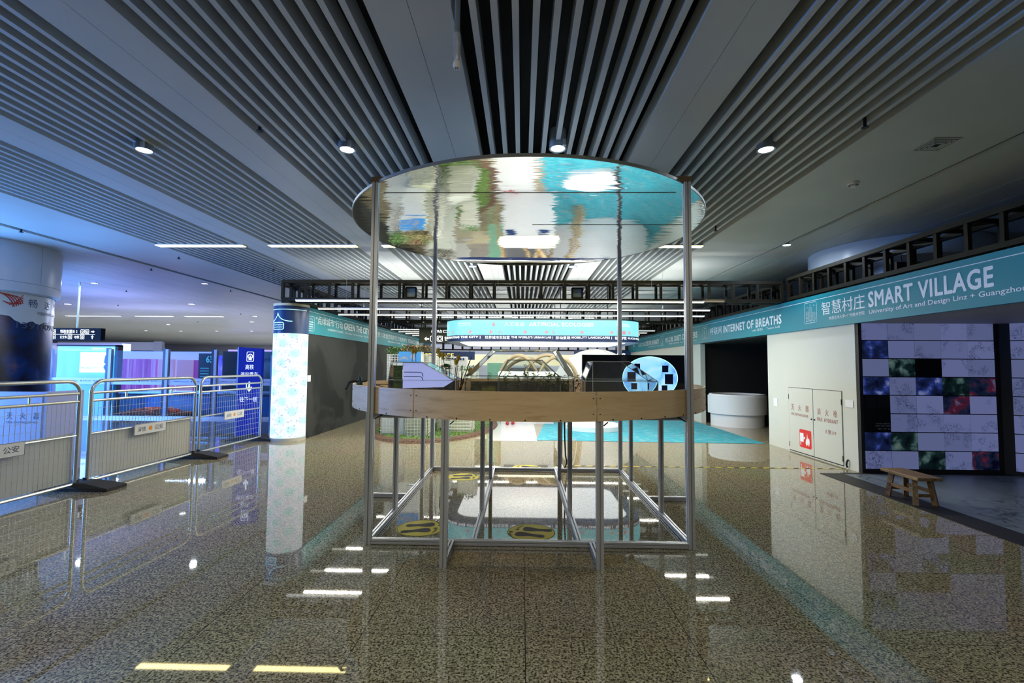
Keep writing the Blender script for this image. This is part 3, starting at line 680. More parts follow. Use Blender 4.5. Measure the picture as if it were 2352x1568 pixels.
MB().box(.64, 6.735, .0005, 4.57, 6.775, .0025).build('tape_strip', mat('tape_yellow', (.60, .50, .04), .35), tp)
x = .66
while x < 4.5:
    m = MB(); m.add([(x, 6.735, .003), (x + .07, 6.735, .003), (x + .11, 6.775, .003), (x + .04, 6.775, .003)], [(0, 1, 2, 3)]); m.build('black_stripe', ink, tp); x += .165
# ================================================================== TRUSSES
LX, RX = -4.10, 4.55
def truss(a, b, label, h=.32, w=.30, step=.42, group='black box trusses', ch=.055):
    """box truss from a to b (points at its lower near/left chord), h high, w wide; square frames with corner gussets"""
    a = Vector(a); b = Vector(b); d = (b - a); Ln = d.length; d.normalize(); s = Vector((0, 0, 1)).cross(d) * w; up = Vector((0, 0, h))
    t = thing('box_truss', label, 'truss', (a + b) / 2, group)
    for o in (Vector(), s, up, s + up): MB().bar(a + o, b + o, ch).build('chord', black_truss, t)
    n = max(2, int(round(Ln / step)))
    for k in range(n + 1):
        p = a + d * (Ln * k / n); m = MB()
        C4 = [p, p + s, p + s + up, p + up]
        for i in range(4): m.bar(C4[i], C4[(i + 1) % 4], .042, .042)
        q = .06
        for base, sx in ((p, 1), (p + s, -1)):
            e = s.normalized() * sx
            m.bar(base + e * q, base + Vector((0, 0, q)), .028); m.bar(base + up + e * q, base + up - Vector((0, 0, q)), .028)
        if k < n:
            nx = p + d * (Ln / n) 
            if k % 2: m.bar(p + up, nx + s + up, .02); m.bar(p, nx + s, .016)
            else: m.bar(p + s + up, nx + up, .016); m.bar(p + s, nx, .016)
        m.build('cross_frame', black_truss, t)
    return t
def tube_light(x0, x1, y, z, label, m=tube_m, r=.018, group='LED tubes across the exhibition area'):
    t = thing('tube_light', label, 'tube light', ((x0 + x1) / 2, y, z), group)
    MB().box(x0, y - r, z, x1, y + r, z + .02).build('tube_body', white_lam, t); MB().box(x0 + .01, y - r, z - .018, x1 - .01, y + r, z).build('diffuser', m, t)
    for x in (x0 + .9, (x0 + x1) / 2, x1 - .9): MB().tube([(x, y, z + .02), (x, y, CE)], .002, 4).build('hanging_wire', alu, t)
TZ = 2.56
truss((-4.25, 8.2, TZ), (4.50, 8.2, TZ), 'black box truss crossing nearest behind the mirror canopy')
truss((-4.25, 12.1, TZ), (4.50, 12.1, TZ), 'black box truss crossing just behind the oval sign')
truss((-4.25, 16.2, TZ), (4.50, 16.2, TZ), 'black box truss crossing third from the viewer')
truss((-4.25, 20.2, 2.1), (4.50, 20.2, 2.1), 'black box truss lowest and farthest back above the dark blue signs')
truss((LX - .02, 8.55, TZ), (LX - .02, 21, TZ), 'black box truss running along the top of the blackboard wall')
truss((4.90, 1.6, TZ + .02), (4.90, 8.1, TZ + .02), 'large black box truss over the SMART VILLAGE banner', h=.34, w=.34, step=.36)
truss((4.86, 8.55, TZ), (4.86, 20.2, TZ), 'black box truss over the far part of the wall banner')
tube_light(-4.0, 3.15, 8.17, 2.535, 'white LED tube under the nearest cross truss', tube_m, .022)
tube_light(-3.98, 3.6, 9.04, 2.50, 'thin LED tube second from the viewer spanning wall to wall')
tube_light(-4.0, 3.9, 10.1, 2.50, 'thin LED tube above the oval sign front')
for y, ol in ((14.2, 'nearest of five thin LED tubes'), (15.1, 'second nearest of five thin LED tubes'), (16.0, 'middle one of five thin LED tubes'), (17.0, 'second farthest of five thin LED tubes'), (18.3, 'farthest of five thin LED tubes')):
    tube_light(-4.0, 4.0, y, 2.5, ol + ' behind the oval sign', tube_m, .018, 'LED tubes behind the oval sign')
# small spotlight frames clamped in the near truss
for x in (-2.0, .98):
    t = thing('floodlight', 'small square black floodlight hanging in the nearest cross truss' + (' near the blackboard wall' if x < 0 else ' above the white dome'), 'floodlight', (x, 8.4, 2.62), 'square floodlights')
    f = MB(); P = [(x - .09, 8.36, 2.62), (x + .09, 8.36, 2.62), (x + .09, 8.36, 2.80), (x - .09, 8.36, 2.80)]
    for p, q in zip(P, P[1:] + P[:1]): f.bar(p, q, .03)
    f.build('frame', black_truss, t); MB().box(x - .075, 8.37, 2.635, x + .075, 8.40, 2.785).build('glass', mat('lamp_glass', (.2, .27, .3), .15), t)
# ================================================================== LEFT WALL: blackboard wall with banner and pillar
struct(MB().box(LX - .12, 8.78, 0, LX, 21, 2.0).build('wall_blackboard', blackboard))
struct(MB().box(LX - .12, 21, 0, LX - 3, 21.1, 2.0).build('wall_blackboard_end', blackboard))
bl = thing('wall_banner', 'teal banner along the top of the blackboard wall reading GREEN THE CITY SKY', 'banner', (LX, 14.7, 2.0))
MB().box(LX - .12, 8.78, 2.0, LX + .012, 21, 2.505).build('banner_board', teal, bl)
UL, VV = (0, 1, 0), (0, 0, 1); ex = LX + .0135
lt = Multi(); letter(lt, '“点绿城市”行动', (ex, 9.20, 2.215), UL, VV, 1.40, .17, .005); letter(lt, 'GREEN THE CITY SKY', (ex, 10.69, 2.22), UL, VV, 2.25, .15, .03)
letter(lt, '野三坡自然保护区生物多样性', (ex, 13.2, 2.21), UL, VV, 3.4, .15, .012); letter(lt, 'MONARCH SANCTUARY', (ex, 16.8, 2.21), UL, VV, 2.6, .15, .03)
lt.build('lettering', txt_w, bl)
lt = Multi(); letter(lt, '“点绿城市”行动团队   The Green City Sky Initiative   The Urban Garden', (ex, 9.75, 2.115), UL, VV, 3.1, .055, .004); letter(lt, 'Terreform ONE   Green Lab', (ex, 14.2, 2.11), UL, VV, 2.6, .05, .004); lt.build('small_lettering', txt_w, bl)
MB().box(ex - .001, 8.79, 2.425, ex, 21, 2.433).build('white_line', txt_w, bl)
ic = MB(); outline(ic, (ex, 8.84, 2.06), UL, VV, rrect(.30, .28, .04), .007)
for k in range(3): outline(ic, (ex, 8.90, 2.10 + .045 * k), UL, VV, rrect(.18, .035, .006, 1), .005)
outline(ic, (ex, 8.93, 2.235), UL, VV, rrect(.12, .055, .01, 2), .005); outline(ic, (ex, 8.88, 2.23), UL, VV, [(0, 0), (.22, 0)], .005, False); ic.build('building_icon', txt_w, bl)
# white card and chips on the wall
tag(recenter(MB().box(LX, 8.93, 1.08, LX + .012, 9.05, 1.20).build('wall_card', white_lam)), 'small white square card on the blackboard wall', 'card')
PX, PY, PR = -4.385, 8.82, .305
pil = thing('light_pillar', 'glowing white round pillar with pale pattern and a navy top band', 'pillar', (PX, PY, 0))
def pillar_mat():
    m, t, b = nt('pillar_print'); L = t.links.new
    tc = N(t, 'ShaderNodeTexCoord'); mp = N(t, 'ShaderNodeMapping'); mp.inputs['Rotation'].default_value = (0, radians(45), 0); mp.inputs['Scale'].default_value = (4.0, .001, 4.0); L(tc.outputs['Object'], mp.inputs[0])
    v = N(t, 'ShaderNodeTexVoronoi', i_Scale=1.0, i_Randomness=.12); L(mp.outputs[0], v.inputs['Vector'])
    n = N(t, 'ShaderNodeTexNoise', i_Scale=26.0, i_Detail=4.0); L(tc.outputs['Object'], n.inputs['Vector'])
    c = ramp(t, v.outputs['Distance'], [(.0, (.48, .86, .84)), (.26, (.60, .88, .92)), (.36, (.82, .89, 1)), (1, (.82, .89, 1))])
    q = ramp(t, n.outputs['Fac'], [(.36, (.66, .64, .70)), (.41, (1, 1, 1))])
    mm = N(t, 'ShaderNodeMix', data_type='RGBA', blend_type='MULTIPLY'); mm.inputs[0].default_value = 1; L(c.outputs[0], mm.inputs[6]); L(q.outputs[0], mm.inputs[7])
    L(mm.outputs[2], b.inputs['Emission Color']); b.inputs['Emission Strength'].default_value = 1.12; b.inputs['Base Color'].default_value = (.03, .03, .03, 1)
    return m
cyl = lambda z0, z1, r, n=48: MB().lathe((PX, PY, 0), [(r, z0), (r, z1)], n)
cyl(.06, 1.98, PR).build('lit_shaft', pillar_mat(), pil, True)
MB().lathe((PX, PY, 0), [(PR + .004, 0), (PR + .004, .06)], 48).build('skirting', mat('skirting_grey', (.55, .55, .50), .5), pil, True)
nb = MB().lathe((PX, PY, 0), [(PR + .006, 1.98), (PR + .006, 2.49)], 48).build('navy_band', navy, pil, True)
MB().lathe((PX, PY, 0), [(PR + .012, 2.49), (PR + .012, 2.535), (0, 2.535)], 48).build('cream_cap', cream, pil, True)
def onpil(a0, z0):  # arc length -> pillar surface, reading from the camera side
    def f(x, y):
        a = radians(-90) + (a0 + x) / PR; r = PR + .0085
        return (PX + r * cos(a), PY + r * sin(a), z0 + y)
    return f
def stroke_on(mb, fn, pts, t, close=False):
    q_ = [tuple(p) for p in pts] + ([tuple(pts[0])] if close else []); pts = [q_[0]]; close = False
    for p, r in zip(q_[:-1], q_[1:]):
        e = max(1, int(hypot(r[0] - p[0], r[1] - p[1]) / .025)); pts += [(p[0] + (r[0] - p[0]) * i / e, p[1] + (r[1] - p[1]) * i / e) for i in range(1, e + 1)]
    k = len(pts)
    for i in range(k if close else k - 1):
        a = Vector(pts[i]); b = Vector(pts[(i + 1) % k]); d = b - a
        if d.length < 1e-6: continue
        d.normalize(); n = Vector((-d.y, d.x)) * t / 2; a -= d * t * .3; b += d * t * .3
        mb.add([fn(*q) for q in (a - n, b - n, b + n, a + n)], [(0, 1, 2, 3)])
lg = MB(); f = onpil(-.25, 2.0)
cur = lambda p0, p1, p2: [tuple(Vector(p0) * (1 - s) ** 2 + Vector(p1) * 2 * s * (1 - s) + Vector(p2) * s * s) for s in [i / 8 for i in range(9)]]
stroke_on(lg, f, cur((.14, .35), (.12, .24), (-.01, .19)), .014); stroke_on(lg, f, cur((.14, .35), (.18, .20), (.40, .20)), .014)
stroke_on(lg, f, [(x + .03, y + .05) for x, y in rrect(.23, .125, .025)], .013, True); stroke_on(lg, f, [(.05, .092), (.24, .092)], .010); stroke_on(lg, f, [(.05, .132), (.24, .132)], .010)
lg.build('pagoda_emblem', mat('emblem_cyan', (.6, .95, 1), .5, emis=(.5, .95, 1), es=.9), pil)
ln = MB(); stroke_on(ln, onpil(-.47, 2.42), [(x * .05, 0) for x in range(0, 19)], .008); ln.build('cyan_line', MATS['emblem_cyan'], pil)

# ================================================================== RIGHT SIDE
struct(MB().box(RX + .03, 6.56, 0, 7.4, 8.87, 2.02).build('wall_white_block', white_m))
struct(MB().box(RX + .03, 12.17, 0, RX + .15, 20.3, 2.02).build('wall_white_far', white_m))
struct(MB().box(RX + .16, 12.40, 0, 7.5, 12.48, 2.02).build('wall_dark_back', black_m)); struct(MB().box(7.4, 8.9, 0, 7.5, 12.4, 2.02).build('wall_dark_side', black_m))
struct(MB().box(RX + .05, 1.0, 2.02, 9.5, 20.3, 2.06).build('ceiling_booth', mat('booth_soffit', (.30, .30, .31), .6)))
struct(MB().box(RX + .05, 8.9, 2.0, 7.45, 12.1, 2.019).build('ceiling_dark_room', black_m))
br = thing('wall_banner', 'teal banner over the booths reading SMART VILLAGE and INTERNET OF BREATHS', 'banner', (RX, 11, 2.02))
BT = 2.53
MB().box(RX - .012, 1.0, 2.02, RX + .06, 20.3, BT).build('banner_board', teal, br)
exr = RX - .0135; UR = (0, -1, 0)
def rt(mb, s, y, z, w, h, b=.02): letter(mb, s, (exr, y, z), UR, VV, w, h, b)
lt = Multi(); rt(lt, '智慧村庄', 7.19, 2.20, .90, .20, .012); rt(lt, 'SMART VILLAGE', 6.22, 2.205, 1.63, .195, .03); rt(lt, '呼联网', 11.42, 2.18, .66, .17, .012)
rt(lt, 'INTERNET OF BREATHS', 10.66, 2.185, 2.36, .155, .035); rt(lt, '粉尘箱', 14.95, 2.18, .76, .16, .012); rt(lt, 'DUST CHAMBERS', 14.07, 2.185, 1.82, .15, .03); rt(lt, '人民之城', 18.45, 2.18, .95, .15, .012); rt(lt, 'CITIES FOR HUMANITY', 17.4, 2.185, 1.75, .15, .035)
lt.build('lettering', txt_w, br)
lt = Multi(); rt(lt, 'University of Art and Design Linz + Guangzhou Academy of Fine Arts', 6.22, 2.10, 2.85, .07, .008); rt(lt, '林茨艺术大学+广州美术学院', 7.02, 2.115, .72, .052, .003); rt(lt, 'IoB 团队   Team IoB', 9.35, 2.11, 1.0, .05, .004)
rt(lt, '巴特莱特 北京 新城研究院   New Lab for Urban Dust   Yi, Towaro', 14.6, 2.10, 2.3, .045, .004); rt(lt, '人本城市 规划团队   Team Humanity', 17.0, 2.10, 1.4, .045, .004); lt.build('small_lettering', txt_w, br)
MB().box(exr, 1.0, 2.455, exr + .001, 20.3, 2.463).build('white_line', txt_w, br)
ic = MB(); o = (exr, 7.62, 2.115); outline(ic, o, UR, VV, rrect(.31, .32, .03), .006)
for bx, bh in ((.04, .15), (.12, .22), (.21, .13)):
    outline(ic, (exr, 7.62 - bx, 2.145), UR, VV, rrect(.06, bh, .008, 1), .004)
    for k in range(int(bh / .02)): outline(ic, (exr, 7.62 - bx, 2.15 + .02 * k), UR, VV, [(.012, 0), (.048, 0)], .003, False)
for bx, bz in ((.07, .25), (.15, .28), (.24, .27)): outline(ic, (exr, 7.62 - bx, 2.115 + bz), UR, VV, [(.012 * cos(a), .012 * sin(a)) for a in (0, 1.26, 2.5, 3.77, 5.03)], .003)
ic.build('village_icon', txt_w, br)
for y0, nm in ((11.9, 'phone_icon'), (15.5, 'chamber_icon'), (19.3, 'arrow_icon')):
    ic = MB(); outline(ic, (exr, y0, 2.11), UR, VV, rrect(.36, .30, .04), .007)
    if nm == 'phone_icon': outline(ic, (exr, y0 - .11, 2.15), UR, VV, rrect(.14, .22, .02), .012); outline(ic, (exr, y0 - .17, 2.22), UR, VV, [(0, 0), (0, .07)], .008, False)
    elif nm == 'chamber_icon': outline(ic, (exr, y0 - .1, 2.14), UR, VV, cur((.02, .02), (.2, .12), (.05, .22)), .02, False); outline(ic, (exr, y0 - .1, 2.14), UR, VV, [(.02, .02), (.15, .0), (.12, .09)], .014, False)
    else: poly(ic, (exr, y0 - .12, 2.16), UR, VV, [(0, 0), (.14, .1), (0, .2)])
    ic.build(nm, txt_w, br)
# grey curtain strip in the dark room, round counter
tag(recenter(MB().box(5.05, 8.95, 0, 5.08, 9.5, 1.75).build('doorway_panel', mat('dark_teal_panel', (.035, .06, .07), .5))), 'dark teal upright panel inside the black room beside the white wall', 'panel')
t = thing('round_counter', 'white round reception counter with a wider upper ring in the black room', 'counter', (5.28, 11.72, 0))
MB().lathe((5.28, 11.72, 0), [(.60, 0), (.60, .33), (.50, .33)], 56).build('counter_base', white_lam, t, True)
MB().lathe((5.28, 11.72, 0), [(.58, .30), (.66, .30), (.66, .72), (.63, .735), (.63, .765), (.56, .765), (.56, .72)], 56).build('upper_ring', white_lam, t, True)
MB().lathe((5.28, 11.72, 0), [(0, .70), (.56, .70)], 40).build('inner_top', black_m, t)
# hydrant doors in the white wall
wx = RX + .03
hy = thing('hydrant_cabinet', 'white fire hydrant cabinet doors flush in the white wall with red lettering', 'cabinet', (wx, 7.53, 0))
for y0, y1 in ((8.19, 7.53), (7.515, 6.86)):
    d = MB().box(wx - .008, y1, .03, wx + .002, y0, 1.07).build('door', mat('cabinet_white', (.60, .62, .57), .4, var=.02), hy)
    MB().tube([(wx - .02, (7.56 if y0 > 8 else 7.485), .60), (wx - .006, (7.56 if y0 > 8 else 7.485), .60)], .012, 10).build('lock', black_m, d)
    for z in (.92, .12): MB().box(wx - .012, (y0 - .006 if y0 > 8 else y1 - .004), z - .04, wx - .004, (y0 + .004 if y0 > 8 else y1 + .006), z + .04).build('hinge', black_m, d)
g = MB()
for y in (8.2, 7.5225, 6.85): g.box(wx - .0015, y - .004, .02, wx - .0005, y + .004, 1.075)
g.box(wx - .0015, 6.85, 1.072, wx - .0005, 8.2, 1.08); g.box(wx - .0015, 6.85, .012, wx - .0005, 8.2, .03); g.build('shadow_gap', mat('gap_dark', (.06, .06, .055), .8), hy)
lt = MB(); xh = wx - .0095
def hw(s, y, z, w, h, b=.012): letter(lt, s, (xh, y, z), UR, VV, w, h, b)
for i, c in enumerate('灭火器'): hw(c, 8.12 - .20 * i, .70, .09, .10)
for i, c in enumerate('消火栓'): hw(c, 7.42 - .19 * i, .69, .085, .10)
hw('FIRE EXTINGUISHER', 8.13, .615, .48, .04, .004); hw('FIRE  HYDRANT', 7.42, .595, .48, .055, .006); hw('火警119', 7.24, .425, .25, .065, .008)
lt.build('lettering', txt_r, hy)
rs = MB(); P = rrect(.32, .29, .03); poly(rs, (xh, 7.90, .12), UR, VV, P); rs.build('red_fire_label', mat('label_red', (.72, .03, .02), .4), hy)
rs = MB(); xq = xh - .001
poly(rs, (xq, 7.885, .21), UR, VV, [(0, 0), (.10, 0), (.10, .14), (0, .14)]); poly(rs, (xq, 7.78, .25), UR, VV, [(0, 0), (.035, .02), (.035, .05), (0, .04)]); poly(rs, (xq, 7.875, .155), UR, VV, [(0, 0), (.02, .0), (.02, .06), (0, .06)])
poly(rs, (xq, 7.735, .15), UR, VV, [(.03, 0), (.0, .05), (.01, .10), (.035, .13), (.045, .21), (.065, .12), (.09, .14), (.11, .09), (.10, .03), (.085, 0), (.07, .035), (.05, .03)]); rs.build('flame_pictogram', txt_w, hy)
tag(recenter(MB().box(wx - .008, 6.62, .86, wx, 6.78, .96).build('notice_plate', white_lam)), 'small white notice plate on the white wall beside the hydrant doors', 'notice')
tag(recenter(MB().box(wx - .008, 8.55, .72, wx, 8.68, .86).build('notice_plate', white_lam)), 'small white notice plate on the white wall beside the black room', 'notice')
tag(recenter(MB().tube([(wx - .01, 6.75, .13), (wx - .03, 6.75, .10), (wx - .03, 6.76, .06), (wx - .015, 6.77, .02)], .012, 8).build('door_stopper', black_m, None, True)), 'small black hook at the foot of the white wall by the tape end', 'hook')

# ------------------------------------------------------------------ video wall booth
def tile_mats():
    L = []
    base = [(.155, .185, .40), (.14, .17, .36), (.17, .20, .43)]
    for i in range(6): L.append(streaks('sketch_%s' % 'abcdef'[i], base[i % 3], (.03, .04, .11), 13 + 2 * i, .545 + .02 * (i % 3), emis=.6, band=.05, dist=2.0, dark=True))
    for nm, st in (('photo_blue', [(.3, (0, 0, .01)), (.5, (.01, .02, .09)), (.6, (.03, .06, .35)), (.7, (.25, .3, .6))]), ('photo_green', [(.35, (0, .002, .005)), (.52, (.005, .02, .02)), (.62, (.08, .16, .16)), (.72, (.2, .25, .2))]), ('photo_red', [(.35, (0, 0, .01)), (.5, (.01, .02, .06)), (.6, (.12, .01, .03)), (.7, (.12, .15, .3))])):
        L.append(blobs(nm, st, 7, emis=.5, rough=.3, dark=True, dist=.25))
    L.append(mat('tile_blank', (.01, .01, .015), .3, emis=(.15, .18, .37), es=.6, var=.03)); L.append(mat('tile_black', (.003, .003, .006), .3))
    return L
TM = tile_mats()
layout = ['013 24', '601 32', '978542', '610738', 'a12853', 'a432 5', '679 45', '098 39']
layout = ['01924', '60132', '97a54', '61678', 'a1285', 'a4325', '67945', '09738']
vw = thing('video_wall', 'wall of forty dim monitors in five columns showing sketches and dark photographs', 'video wall', (5.55, 6.52, 0))
MB().box(4.585, 6.50, 0, 6.50, 6.555, 2.055).build('black_backing', black_m, vw)
tw, th = .352, .2475
for r in range(8):
    for c in range(5):
        x0 = 4.625 + c * tw; z1 = 2.035 - r * th
        m = TM[{'a': 10}.get(layout[r][c], None) if layout[r][c] == 'a' else int(layout[r][c])]
        o = MB().box(x0 + .006, 6.488, z1 - th + .007, x0 + tw - .006, 6.502, z1 - .006).build('monitor', m, vw)
lt = MB()
for i in range(14): letter(lt, random.choice(['The village and the city', 'University of Art and Design', '村庄 城市 数据 生活', 'Guangzhou Academy of Fine Arts', 'Research by design']), (4.65 + .165 * (i % 2), 6.4865, 1.025 - .024 * (i // 2)), (1, 0, 0), VV, .14, .009, 0)
for i, (x, z, w) in enumerate(((4.78, .655, .08), (4.87, .655, .09), (4.77, .625, .06), (4.84, .625, .05), (4.90, .625, .07), (4.80, .585, .05), (4.87, .585, .04), (4.93, .585, .04))): lt.box(x, 6.4862, z, x + w, 6.487, z + .018)
lt.build('credits_text', mat('text_dim', (.10, .11, .16), .5), vw)
# angled second wall
dx, dy = .77, -.638
vw2 = thing('video_wall', 'angled wall of dim sketch monitors at the edge of the booth corner', 'video wall', (7.2, 5.9, 0))
nx, ny = dy, -dx   # facing the viewer
def PW(s, off, z): return (6.46 + dx * s + nx * off, 6.50 + dy * s + ny * off, z)
MB().prism([PW(0, -.05, 0), PW(3.2, -.05, 0), PW(3.2, 0, 0), PW(0, 0, 0)], (0, 0, 2.055)).build('black_backing', black_m, vw2)
for r in range(8):
    for c in range(5):
        s0 = .10 + c * .46; z1 = 2.035 - r * th
        m = MB(); A = [PW(s0 + .006, 0, z1 - th + .007), PW(s0 + .454, 0, z1 - th + .007), PW(s0 + .454, 0, z1 - .006), PW(s0 + .006, 0, z1 - .006)]
        m.prism(A, (nx * .012, ny * .012, 0)).build('monitor', TM[[0, 1, 2, 3, 4, 5, 9, 2][(r * 3 + c) % 8]], vw2)
struct(MB().box(8.9, 1.0, 0, 9.0, 6.6, 2.02).build('wall_booth_side', black_m))
fl = thing('printed_floor', 'dark bluish printed floor sheet with ink drawing and black border in the booth', 'floor sheet', (6, 4, 0))
MB().box(4.28, .5, 0, 8.9, 6.42, .004).build('printed_sheet', streaks('floor_print', (.16, .20, .24), (.03, .04, .06), 5, .53, band=.05, rough=.35, mapscale=(1, .6, 1)), fl)
MB().box(3.99, .5, 0, 4.28, 6.45, .006).box(4.28, 6.42, 0, 6.5, 6.49, .006).build('black_border', black_m, fl)
# bench
bm = blobs('bench_wood', [(.3, (.09, .05, .02)), (.5, (.20, .12, .055)), (.7, (.30, .19, .09))], 3, rough=.5, mapscale=(8, 1, 8), dist=.4)
bn = thing('wooden_bench', 'small wooden bench with splayed legs standing on the black border', 'bench', (4.15, 5.17, .006))
MB().box(4.02, 4.92, .265, 4.27, 5.42, .297).build('seat', bm, bn, bevel=.005)
for sx in (-1, 1):
    for sy in (-1, 1):
        MB().bar((4.145 + sx * .10, 5.17 + sy * .185, .006), (4.145 + sx * .075, 5.17 + sy * .15, .27), .045).build('leg', bm, bn)
for sx in (-1, 1): MB().bar((4.145 + sx * .088, 5.01, .14), (4.145 + sx * .088, 5.33, .14), .018, .035).build('stretcher', bm, bn)
for sy in (-1, 1): MB().bar((4.06, 5.17 + sy * .165, .10), (4.23, 5.17 + sy * .165, .10), .018, .03).build('stretcher', bm, bn)
# column with collar behind the truss
ck = thing('round_column', 'round column with a wide white ceiling collar behind the big truss', 'column', (6.15, 7.85, 0))
CC = (6.15, 7.85, 0)
MB().lathe(CC, [(.42, 2.06), (.42, 3.05)], 40).build('shaft', mat('column_metal', (.33, .36, .42), .3, .5), ck, True)
MB().lathe(CC, [(0, 3.05), (1.20, 3.05), (1.20, 3.348)], 64).build('collar', mat('collar_white', (.62, .66, .70), .3), ck, True)
bs = thing('hanging_sign', 'black hanging shop sign with thin white script behind the big truss', 'sign', (5.8, 6.75, 2.62), None)
MB().box(5.32, 6.73, 2.62, 6.32, 6.77, 2.92).build('sign_board', mat('sign_black_red', (.02, .012, .012), .4), bs)
MB().box(5.81, 6.724, 2.62, 5.825, 6.73, 2.92).build('divider', lampbody, bs)
lt = MB(); letter(lt, '水派', (5.40, 6.726, 2.74), (1, 0, 0), VV, .32, .10, 0); letter(lt, '街道', (5.90, 6.726, 2.74), (1, 0, 0), VV, .32, .10, 0); letter(lt, 'EAST CAFE 农家菜馆 食堂', (5.37, 6.726, 2.655), (1, 0, 0), VV, .70, .035, 0); lt.build('lettering', mat('text_grey', (.5, .5, .52), .5, emis=(.5, .5, .55), es=.25), bs)
for x in (5.4, 6.2): MB().tube([(x, 6.75, 2.92), (x, 6.75, 3.05)], .008, 6).build('hanger', black_m, bs)
struct(MB().box(12.0, .5, 0, 12.1, 9, 3.2).build('wall_shop', mat('shop_dark', (.10, .13, .20), .5)))

# ================================================================== OVAL HANGING SIGN
SX0, SX1, SY0, SY1, SR = -1.77, 2.72, 10.35, 13.6, .75
def rpath(n=10, ins=0, r=SR):
    P = []; r = max(.05, r - ins)
    for cx_, cy_, a in ((SX1 - ins - r, SY0 + ins + r, -90), (SX1 - ins - r, SY1 - ins - r, 0), (SX0 + ins + r, SY1 - ins - r, 90), (SX0 + ins + r, SY0 + ins + r, 180)):
        P += [(cx_ + r * cos(radians(a + 90 * i / n)), cy_ + r * sin(radians(a + 90 * i / n))) for i in range(n + 1)]
    return P
def wall_loop(mb, P, z0, z1):
    k = len(P); mb.add([(x, y, z0) for x, y in P] + [(x, y, z1) for x, y in P], [(i, (i + 1) % k, k + (i + 1) % k, k + i) for i in range(k)])
sg = thing('oval_hanging_sign', 'big rounded luminous sign hanging over the hall reading ARTIFICIAL ECOLOGIES', 'sign', (.475, 12, 2.0))
ZB, ZM, ZT = 1.955, 2.085, 2.425
m = MB(); wall_loop(m, rpath(), ZM, ZT)
m.build('cyan_band', blobs('sign_cyan', [(.3, (.22, .74, .80)), (.7, (.30, .84, .86))], .7, emis=1.15, rough=.4, dark=True), sg, True)
m = MB(); wall_loop(m, rpath(), ZB, ZM); m.build('navy_band', mat('sign_navy', (.01, .02, .07), .3), sg, True)
m = MB(); P = rpath(10, -.01); wall_loop(m, P, ZT, ZT + .03); m.add([(x, y, ZT + .03) for x, y in P], [tuple(range(len(P)))]); m.build('top_rim', mat('sign_rim', (.005, .04, .05), .4), sg)
m = MB(); P = rpath(); Q = rpath(10, .30); k = len(P)
m.add([(x, y, ZB) for x, y in P] + [(x, y, ZB) for x, y in Q], [(i, (i + 1) % k, k + (i + 1) % k, k + i) for i in range(k)]); m.build('underside_border', mat('sign_under', (.35, .38, .62), .5), sg)
m = MB(); m.add([(x, y, ZB + .001) for x, y in Q], [tuple(range(k - 1, -1, -1))]); m.build('luminous_underside', mat('sign_white', (1, 1, 1), .5, emis=(.97, .98, 1), es=2.1, var=0), sg)
def onsign(s0, z0):
    """arc length from the start of the straight front, left corner negative"""
    def f(x, y):
        s = s0 + x; xl = SX0 + SR; xr = SX1 - SR; o = .003
        if s < 0: a = radians(-90) + s / SR; return (xl + (SR + o) * cos(a), SY0 + SR + (SR + o) * sin(a), z0 + y)
        if s > xr - xl: a = radians(-90) + (s - (xr - xl)) / SR; return (xr + (SR + o) * cos(a), SY0 + SR + (SR + o) * sin(a), z0 + y)
        return (xl + s, SY0 - o, z0 + y)
    return f
SF = SX1 - SX0 - 2 * SR
def sl(mb, s, s0, z, w, h, b=.02): letter(mb, s, None, None, None, w, h, b, fn=onsign(s0, z))
lt = Multi(); sl(lt, 'DECORATING THE CITY |', -1.0, 2.005, 1.10, .062, .03); sl(lt, '世界城市实验室', .20, 2.0, .55, .07, .006); sl(lt, "THE WORLD'S URBAN LAB |", .78, 2.005, .92, .062, .02)
sl(lt, '移动景观', 1.76, 2.0, .32, .07, .006); sl(lt, 'MOBILITY LANDSCAPES |', 2.11, 2.005, .88, .062, .02); sl(lt, '硅基学院', 3.06, 2.0, .28, .07, .006); sl(lt, 'SILICON PUPILS | 数字', 3.38, 2.005, .75, .062, .02)
lt.build('navy_band_lettering', txt_wl, sg)
wl = mat('sign_text_white', (.05, .05, .05), .5, emis=(.93, 1, 1), es=1.35, var=0)
lt = Multi(); sl(lt, '人工生态', .62, 2.285, .46, .09, .01); sl(lt, 'ARTIFICIAL ECOLOGIES', 1.17, 2.285, 1.42, .085, .02); sl(lt, '城市生态 展览 未来', -.42, 2.335, .30, .03, 0); sl(lt, 'Eyes of the City', -.42, 2.29, .32, .03, 0); sl(lt, 'UABB Shenzhen', 3.1, 2.33, .30, .03, 0); sl(lt, '深港城市建筑双城双年展', 3.1, 2.29, .34, .03, 0); lt.build('title_lettering', wl, sg)
pk = mat('sign_pink', (.05, .02, .02), .5, emis=(.95, .38, .48), es=.9, var=0); pk2 = mat('sign_red', (.05, .02, .02), .5, emis=(.75, .3, .38), es=.9)
lt = MB(); sl(lt, '6', .36, 2.285, .065, .09, .04); lt.build('section_number', pk2, sg)
def arrow(mb, s0):
    f = onsign(s0, 2.105); mb.add([f(*p) for p in [(0, .05), (.055, .05), (.04, .09), (.07, .09), (.115, .055), (.07, .018), (.04, .018), (.055, .06 - .022), (0, .04)]], [tuple(range(9))])
for s0 in (-.88, .0 - .20, .26, 1.02, 1.49, 2.27, 2.92, 3.36, 3.82):
    lt = MB(); arrow(lt, s0); lt.build('pink_arrow', pk, sg)
lt = MB()
